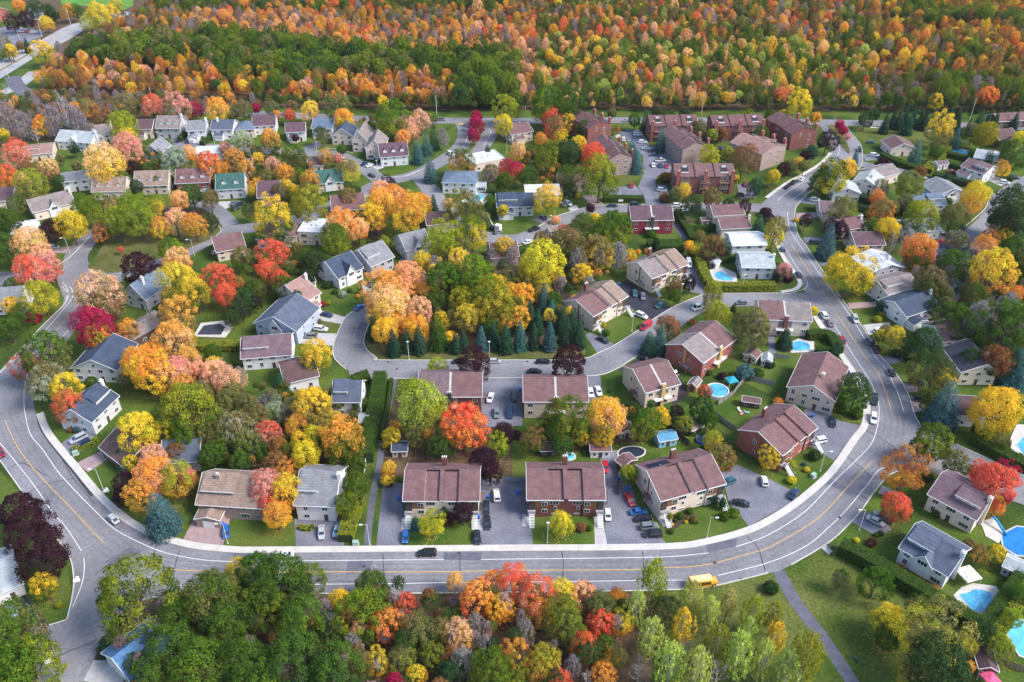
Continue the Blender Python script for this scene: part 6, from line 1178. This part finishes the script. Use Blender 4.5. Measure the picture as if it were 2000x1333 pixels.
# ============================================================ THE WOOD (far side) and undergrowth: uncountable stuff
def noise2(x, y, s, seed):
    r = np.random.default_rng(seed).uniform(size=(64, 64)); u, v = x/s, y/s; i, j = np.floor(u).astype(int), np.floor(v).astype(int); f, g = u-i, v-j; f = f*f*(3-2*f); g = g*g*(3-2*g)
    R_ = lambda a, b: r[a % 64, b % 64]
    return (R_(i, j)*(1-f)+R_(i+1, j)*f)*(1-g)+(R_(i, j+1)*(1-f)+R_(i+1, j+1)*f)*g
def pip(x, y, poly):
    ins = np.zeros(x.shape, bool); n = len(poly)
    for i in range(n):
        (x0, y0), (x1, y1) = poly[i], poly[(i+1) % n]; c = ((y0 > y) != (y1 > y)) & (x < (x1-x0)*(y-y0)/(y1-y0+1e-9)+x0); ins ^= c
    return ins
def scatter(name, poly, step, rr, tonefn, cat, label, protos, seed, ratio=1.0, excl=None):
    W_ = [P(*p) for p in poly]; xs = [p.x for p in W_]; ys = [p.y for p in W_]; rng = np.random.default_rng(seed)
    gx, gy = np.meshgrid(np.arange(min(xs), max(xs), step), np.arange(min(ys), max(ys), step)); x = gx.ravel()+rng.uniform(-.48, .48, gx.size)*step; y = gy.ravel()+rng.uniform(-.48, .48, gx.size)*step
    k = pip(x, y, [(p.x, p.y) for p in W_]); x, y = x[k], y[k]; zc = y*cp+H*sp; X = CX+F*x/zc; Y = CY+F*(H*cp-y*sp)/zc
    k = (X > -60) & (X < 2060); x, y, X, Y = x[k], y[k], X[k], Y[k]
    if excl: k = ~excl(X, Y); x, y, X, Y = x[k], y[k], X[k], Y[k]
    n = len(x); codes = tonefn(X, Y, x, y, rng); r = rng.uniform(*rr, n)
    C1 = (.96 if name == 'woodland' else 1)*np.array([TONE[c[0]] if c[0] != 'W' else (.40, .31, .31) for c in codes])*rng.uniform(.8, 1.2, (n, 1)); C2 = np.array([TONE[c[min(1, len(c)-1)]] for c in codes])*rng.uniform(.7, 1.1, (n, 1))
    typ = np.array([1 if c[0] == 'W' else 0 for c in codes]); tall = np.where(rng.uniform(size=n) < .4, rng.uniform(1.25, 1.75, n), 1.1)*ratio; r = np.where([len(c) == 3 for c in codes], 3.6+(r-1.5)*.75, r*.9)
    b = r*tall; z = b+np.where(ratio > .8, rng.uniform(1.5, 5, n), 0)
    me = bpy.data.meshes.new(name); me.from_pydata([(x[i], y[i], z[i]) for i in range(n)], [], [])
    def at(nm, ty, dat, key):
        a = me.attributes.new(nm, ty, 'POINT'); a.data.foreach_set(key, np.asarray(dat, 'f4' if ty != 'INT' else 'i4').ravel())
    at('tone1', 'FLOAT_VECTOR', C1, 'vector'); at('tone2', 'FLOAT_VECTOR', C2, 'vector'); at('sc', 'FLOAT_VECTOR', np.stack([r, r, b], 1), 'vector'); at('rz', 'FLOAT_VECTOR', np.stack([x*0, x*0, rng.uniform(0, 6.28, n)], 1), 'vector')
    at('pick', 'INT', np.where(typ == 1, 100+(rng.uniform(size=n) < .6), np.where((rng.uniform(size=n) < (.55 if name == 'woodland' else .1)) & np.array([len(c) < 3 for c in codes]), 101+(rng.uniform(size=n) < .5), rng.integers(0, len(protos), n))), 'value')
    o = link(name, me); tag(o, label, cat, None, 'stuff')
    ng = bpy.data.node_groups.new(name, 'GeometryNodeTree'); ng.interface.new_socket('Geometry', in_out='INPUT', socket_type='NodeSocketGeometry'); ng.interface.new_socket('Geometry', in_out='OUTPUT', socket_type='NodeSocketGeometry')
    gi = ng.nodes.new('NodeGroupInput'); go = ng.nodes.new('NodeGroupOutput'); jn = ng.nodes.new('GeometryNodeJoinGeometry')
    def na(nm, ty): q = ng.nodes.new('GeometryNodeInputNamedAttribute'); q.data_type = ty; q.inputs[0].default_value = nm; return q
    sc_, rz_, pk = na('sc', 'FLOAT_VECTOR'), na('rz', 'FLOAT_VECTOR'), na('pick', 'INT')
    pool_ = [(i, p) for i, p in enumerate(protos)]+[(100, BAREP), (101, TUFTP), (102, TUFTQ)]
    for i, pr in pool_:
        cm = ng.nodes.new('FunctionNodeCompare'); cm.data_type = 'INT'; cm.operation = 'EQUAL'; ng.links.new(pk.outputs[0], cm.inputs[2]); cm.inputs[3].default_value = i
        oi = ng.nodes.new('GeometryNodeObjectInfo'); oi.inputs[0].default_value = pr; oi.transform_space = 'ORIGINAL'; oi.inputs[1].default_value = True
        ip = ng.nodes.new('GeometryNodeInstanceOnPoints'); ng.links.new(gi.outputs[0], ip.inputs[0]); ng.links.new(cm.outputs[0], ip.inputs['Selection']); ng.links.new(oi.outputs['Geometry'], ip.inputs['Instance'])
        ng.links.new(sc_.outputs[0], ip.inputs['Scale']); ng.links.new(rz_.outputs[0], ip.inputs['Rotation']); ng.links.new(ip.outputs[0], jn.inputs[0])
    ng.links.new(jn.outputs[0], go.inputs[0]); md = o.modifiers.new('scatter', 'NODES'); md.node_group = ng
    print(name, n); return o
def firstwith(me): return next(o for o in bpy.data.objects if o.data == me)
PROT = [firstwith(m) for m in CROWNS+SMALLS if any(o.data == m for o in bpy.data.objects)]
BAREP = firstwith(BARES[1]); TUFTP = firstwith(TUFTS[0]); TUFTQ = firstwith(TUFTS[1])
def ton_far(X, Y, x, y, rng):
    n1 = noise2(x+900, y, 46, 1); n2 = noise2(x+900, y, 17, 2); n4 = noise2(x+900, y*1.4, 90, 9); out = []
    for i in range(len(X)):
        a, b = X[i], Y[i]-14; u = rng.uniform(); v = n1[i]*.5+n2[i]*.35+n4[i]*.15+rng.uniform(-.10, .10)
        belt = a > 150 and a < 1010 and b > 92+14*math.sin(a/90.0)+max(0, (a-640)*.13) and not (a < 420 and b > 128)
        if belt and not (b > 154 and v > .45 and a < 900): pal = ('JGB', 'GJB', 'JGB', 'GDB', 'GJB', 'DGB', 'JTB', 'JGB', 'TJB') if v > .38 else ('OB', 'YO', 'JT', 'YO', 'TJB', 'OY')
        elif a < 900 and b > 112: pal = ('OY', 'TO', 'BT', 'JT', 'YO', 'WT', 'OB', 'KT', 'TB', 'OR', 'OY', 'BO', 'PO')
        elif a < 300: pal = ('TW', 'WT', 'WW', 'TJ', 'PW', 'OB', 'JT', 'YL', 'KW', 'WW', 'OT', 'BT')
        elif b < 26 and a < 1000: pal = ('RO', 'OR', 'OB', 'GJB', 'TB', 'DGB', 'OY', 'BO', 'YO', 'RB', 'BO') if v > .42 else ('GTB', 'JGB', 'OB', 'TB', 'OR', 'WW', 'TW')
        elif a < 1050: pal = ('PK', 'PT', 'OP', 'WW', 'TP', 'RO', 'OP', 'WW', 'TB', 'OY', 'BP') if v > .5 else ('WW', 'WT', 'TW', 'PW', 'BT', 'OB', 'WW', 'JT', 'PW', 'OT') if v > .44 else ('TB', 'OT', 'JT', 'OB', 'BT', 'TO', 'RO', 'OY', 'WT', 'WW')
        elif a < 1700 and b > 88: pal = ('JZ', 'ZG', 'PY', 'YO', 'PO', 'JG', 'ZJ', 'YP', 'GJ', 'TG', 'JG', 'GZ') if v > .50 else ('ZG', 'JG', 'JT', 'GT', 'TG', 'PZ', 'GJ', 'WT', 'JZ', 'GJ', 'OY') if v > .43 else ('OP', 'RO', 'YP', 'TO', 'TB', 'JG', 'YO', 'PW', 'KP', 'JT')
        elif a < 1700: pal = ('JT', 'ZT', 'TJ', 'GJ', 'JT', 'JG', 'OY', 'TG', 'BT') if v > .55 else ('OB', 'PT', 'TB', 'YT', 'WW', 'JT', 'JG', 'TY', 'WT', 'RO', 'TG', 'BT') if v > .43 else ('TJ', 'BT', 'WW', 'OY', 'OT', 'WT', 'JG', 'TW', 'RO', 'PK', 'OB')
        else: pal = ('OB', 'OR', 'YO', 'TO', 'BO', 'TY', 'BT', 'JT', 'YO') if (v > .47 and b < 150) else ('JT', 'JZ', 'TG', 'BT', 'JT', 'GT', 'WT', 'TO', 'WW', 'TB', 'GJ') if v > .4 else ('JGB', 'JT', 'TJ', 'JGB', 'JT', 'OB', 'TB')
        out.append(pal[int(u*len(pal)) % len(pal)])
    return out
poly = [(95, 188), (82, 172), (120, 135), (175, 98), (225, 66), (275, 42), (350, 5), (420, -60), (2400, -72), (2300, 224), (1750, 219), (1600, 221), (1400, 219), (1250, 219), (1120, 219), (960, 216), (860, 219), (700, 213), (560, 206), (480, 203), (350, 198), (200, 192), (140, 190)]
scatter('woodland', poly, 5.1, (1.5, 4.4), ton_far, 'woodland', 'dense autumn wood beyond the collector road, far as the photo goes', PROT, 3)
def ton_under(X, Y, x, y, rng):
    return [('WW', 'WT', 'TG', 'DG', 'BT', 'GT', 'WK', 'TO')[int(q*8)] for q in rng.uniform(size=len(X))]
scatter('undergrowth', [(270, 1190), (420, 1185), (640, 1178), (880, 1172), (1240, 1172), (1225, 1345), (1000, 1420), (300, 1420), (240, 1345), (262, 1240)], 4.2, (1.3, 2.9), ton_under, 'undergrowth', 'bushes and bare saplings between the trees of the lower wood', PROT, 5, ratio=.9)
scatter('undergrowth', [(70, 196), (200, 203), (480, 215), (560, 218), (300, 232), (60, 250), (-40, 240), (-40, 215)], 5.0, (1.6, 3.2), lambda X, Y, x, y, rng: [('WW', 'WT', 'TG', 'GT', 'WW', 'BT', 'OT')[int(q*7)] for q in rng.uniform(size=len(X))], 'undergrowth', 'scrubby belt between collector road and the left-hand houses', PROT, 6, ratio=1.0)
scatter('undergrowth', [(1700, 222), (2100, 232), (2100, 224), (1700, 216)], 3.2, (.9, 2.0), lambda X, Y, x, y, rng: [('GT', 'DG', 'TG')[int(q*3)] for q in rng.uniform(size=len(X))], 'undergrowth', 'low bushes along the edge of the far right wood', PROT, 8, ratio=.8)
scatter('undergrowth', [(1760, 560), (1850, 560), (2030, 520), (2030, 760), (1950, 740), (1900, 660), (1830, 630)], 4.5, (1.5, 3.0), lambda X, Y, x, y, rng: [('GT', 'DG', 'TG', 'WW', 'WT', 'BT', 'GD')[int(q*7)] for q in rng.uniform(size=len(X))], 'undergrowth', 'shrubs filling the wood edge at the right of the photo', PROT, 9, ratio=1.0)
scatter('undergrowth', [(745, 655), (745, 600), (850, 530), (1000, 540), (1130, 590), (1130, 660)], 4.5, (1.2, 2.2), lambda X, Y, x, y, rng: [('GT', 'DG', 'TG', 'YT')[int(q*4)] for q in rng.uniform(size=len(X))], 'undergrowth', 'low bushes inside the central wooded island', PROT, 10, ratio=.9)
scatter('undergrowth', [(500, 213), (860, 219), (1250, 219), (1600, 220), (2100, 226), (2100, 218), (1600, 212), (860, 211), (500, 206)], 3.0, (1.2, 2.4), lambda X, Y, x, y, rng: [('GT', 'DG', 'TG', 'GJ', 'JG', 'DG', 'WT')[int(q*7)] for q in rng.uniform(size=len(X))], 'undergrowth', 'dark bushes at the foot of the far wood', PROT, 11, ratio=.95)
def ton_b(X, Y, x, y, rng): return [('GT', 'DG', 'TG', 'GL', 'BT', 'GD', 'OT')[int(q*7)] for q in rng.uniform(size=len(X))]
for i, (s, t) in enumerate((("500,770 700,790 705,900 480,925 440,880", 'shrubs filling the backyards left of the footpath hedge'), ("770,830 900,860 1000,870 990,885 770,890", 'shrubs in the backyards behind the cream-and-brown duplex'), ("1210,805 1340,840 1400,870 1380,880 1290,850 1200,830", 'shrubs in the backyards around the blue playhouse'), ("470,520 620,530 600,560 460,570", 'shrubs behind the pink-roofed house'), ("1020,310 1110,320 1130,360 1010,370", 'shrubs among trees left of the mauve townhouses'), ("500,300 620,325 600,380 480,370", 'shrubs among the upper left back gardens'), ("1060,480 1215,510 1180,560 1060,590", 'brush below the yellow willow by the curved street'), ("240,300 330,310 330,360 240,350", 'shrubs behind the beige-roofed dormer house'), ("700,245 860,240 850,262 720,262", 'shrubs along the collector road near the boulevard'))):
    scatter('undergrowth', [tuple(map(float, a.split(','))) for a in s.split()], 3.4, (.9, 1.9), ton_b, 'undergrowth', t, PROT, 20+i, ratio=.85)

# fallen leaves on the ground under the autumn trees
rl = np.random.default_rng(77); PP, CC = [], []
FL = [mat('fallen_orange', (.5, .2, .04), .9, 1, .2), mat('fallen_yellow', (.55, .38, .05), .9, 1, .2), mat('fallen_brown', (.18, .09, .04), .9, 1, .2), mat('fallen_red', (.4, .07, .04), .9, 1, .2)]
for o in list(C.objects):
    nm_ = o.name.split('.')[0]
    if nm_ in ('maple_tree', 'ash_tree', 'broadleaf_tree') and o.location.y > 60:
        r_ = o.children[0].scale[0]; n_ = int(60*min(r_, 6)*(1 if nm_ != 'broadleaf_tree' else .4)); ang = rl.uniform(0, 6.283, n_); rr_ = r_*np.abs(rl.normal(size=n_))*.95
        PP.append(np.stack([o.location.x+rr_*np.cos(ang)-.6, o.location.y+rr_*np.sin(ang), np.full(n_, .135)], 1)); CC.append(rl.choice([0, 1, 2, 2, 3] if nm_ == 'maple_tree' else [1, 1, 2], n_))
PP = np.concatenate(PP); CC = np.concatenate(CC); me_ = quads_mesh('fallen_leaves', PP, unit(np.array([0, 0, 1.])+rl.normal(size=PP.shape)*.15), rl.uniform(.07, .15, len(PP)), FL[0], rng=rl)
for m_ in FL[1:]: me_.materials.append(m_)
me_.polygons.foreach_set('material_index', CC.astype('i4')); tag(link('fallen_leaves', me_), 'fallen orange, yellow and brown leaves scattered on lawns and kerbs', 'fallen leaves', None, 'stuff')

# ============================================================ LABELS: say where each thing stands, then tell the like apart
LAND = [((150, 540), 'left street junction'), ((300, 440), 'round green at left'), ((170, 1120), 'bottom-left road junction'), ((1590, 1230), 'lower-right footpath'), ((740, 900), 'hedge-lined footpath'), ((1750, 870), 'right-hand road junction'), ((900, 600), 'central wooded island'), ((1530, 590), 'crescent mouth'), ((930, 245), 'pink-tree boulevard'),
        ((1640, 255), 'upper-right boulevard'), ((1250, 300), 'townhouse car park'), ((1830, 235), 'conifer row by collector road'), ((1930, 560), 'right-edge wood'), ((80, 240), 'bare belt at upper left'), ((400, 1230), 'lower wood, left part'), ((640, 1240), 'lower wood, left-centre part'), ((860, 1240), 'lower wood, centre part'), ((1090, 1240), 'lower wood, right part'), ((1370, 1240), 'poplar grove'), ((1800, 1260), 'lower-right tree clump'), ((100, 60), 'upper-left highway'),
        ((1000, 460), 'curved upper street'), ((45, 1150), 'lower-left dark driveway'), ((650, 620), 'inner crescent bend'), ((1920, 420), 'far-right street'), ((1050, 640), 'spruce row'), ((1150, 1110), 'bottom straight'), ((60, 880), 'left road bend'), ((430, 215), 'collector road, left part'), ((1400, 228), 'collector road, right part')]
ANCH += LAND; ANCH = [a for a in ANCH if not a[1].startswith('THE_')]
INSIDE = {n for _, n in LAND if 'wood' in n or 'grove' in n or 'row' in n or 'clump' in n or 'green' in n or 'belt' in n or 'park' in n or 'junction' in n or 'street' in n or 'boulevard' in n or 'highway' in n or 'mouth' in n or 'bend' in n or 'straight' in n or 'collector' in n}
def anchor(x, y):
    best = min(ANCH, key=lambda a: (a[0][0]-x)**2+((a[0][1]-y)*1.35)**2+(0 if a[1] not in INSIDE else 900)); (ax, ay), nm = best; dx, dy = x-ax, (y-ay)*1.35
    if nm in INSIDE:
        if math.hypot(dx, dy) < 55 or nm.startswith('lower wood') or 'grove' in nm: return ('in the ' if 'wood' in nm or 'grove' in nm or 'row' in nm or 'clump' in nm or 'belt' in nm or 'park' in nm else 'at the ')+nm
    rel = ('right of the ' if dx > 0 else 'left of the ') if abs(dx) > abs(dy) else ('in front of the ' if dy > 0 else 'behind the ')
    return rel+nm
keys = {}
for o, base, cat, (x, y) in ITEMS:
    keys.setdefault(base+' '+anchor(x, y), []).append((x, y, o, cat, base))
ORD = ['first', 'second', 'third', 'fourth', 'fifth', 'sixth', 'seventh', 'eighth', 'ninth', 'tenth']
for k, L_ in keys.items():
    n = len(L_); sx = max(l[0] for l in L_)-min(l[0] for l in L_); sy = max(l[1] for l in L_)-min(l[1] for l in L_)
    L_.sort(key=lambda l: l[0] if sx >= sy else l[1])
    for i, (x, y, o, cat, base) in enumerate(L_):
        if n == 1: s = k
        else:
            e = ('leftmost', 'rightmost', 'from left') if sx >= sy else ('farthest', 'nearest', 'from top')
            s = (e[0]+' ' if i == 0 else e[1]+' ' if i == n-1 else ORD[min(i, 9)]+' '+e[2]+', ')+k
        o['label'] = s; o['category'] = cat
        if not o.get('group'):
            o['group'] = {'car': 'cars in the streets and driveways', 'shrub': 'garden shrubs', 'tree': 'autumn trees of the neighbourhood', 'manhole cover': 'manhole covers in the road'}.get(cat, cat+'s')
seen = {}
for o in C.objects:
    if o.parent is None and o.get('label'):
        l = o['label']; seen.setdefault(l, []).append(o)
        if len(l.split()) > 16: print('LONG', len(l.split()), l)
print('dup labels', [l for l, v in seen.items() if len(v) > 1][:10], 'objects', len(C.objects), 'tops', sum(o.parent is None for o in C.objects))

hz = MB(); hz.box(-3100, 3100, -650, 5450, -1, 175); hm = bpy.data.materials.new('air'); hm.use_nodes = True; t = hm.node_tree; t.nodes.clear()
v = nn(t, 'ShaderNodeVolumePrincipled'); v.inputs['Color'].default_value = (.9, .93, 1, 1); v.inputs['Density'].default_value = .00003; ho = nn(t, 'ShaderNodeOutputMaterial'); t.links.new(v.outputs[0], ho.inputs['Volume'])
tag(hz.build('haze', hm), kind='stuff')

from collections import Counter
print(Counter(o.name.split('.')[0] for o in C.objects if o.parent is None).most_common(30)); print([o['label'] for o in C.objects if o.parent is None and len(o.get('label','a b c d').split())<4])
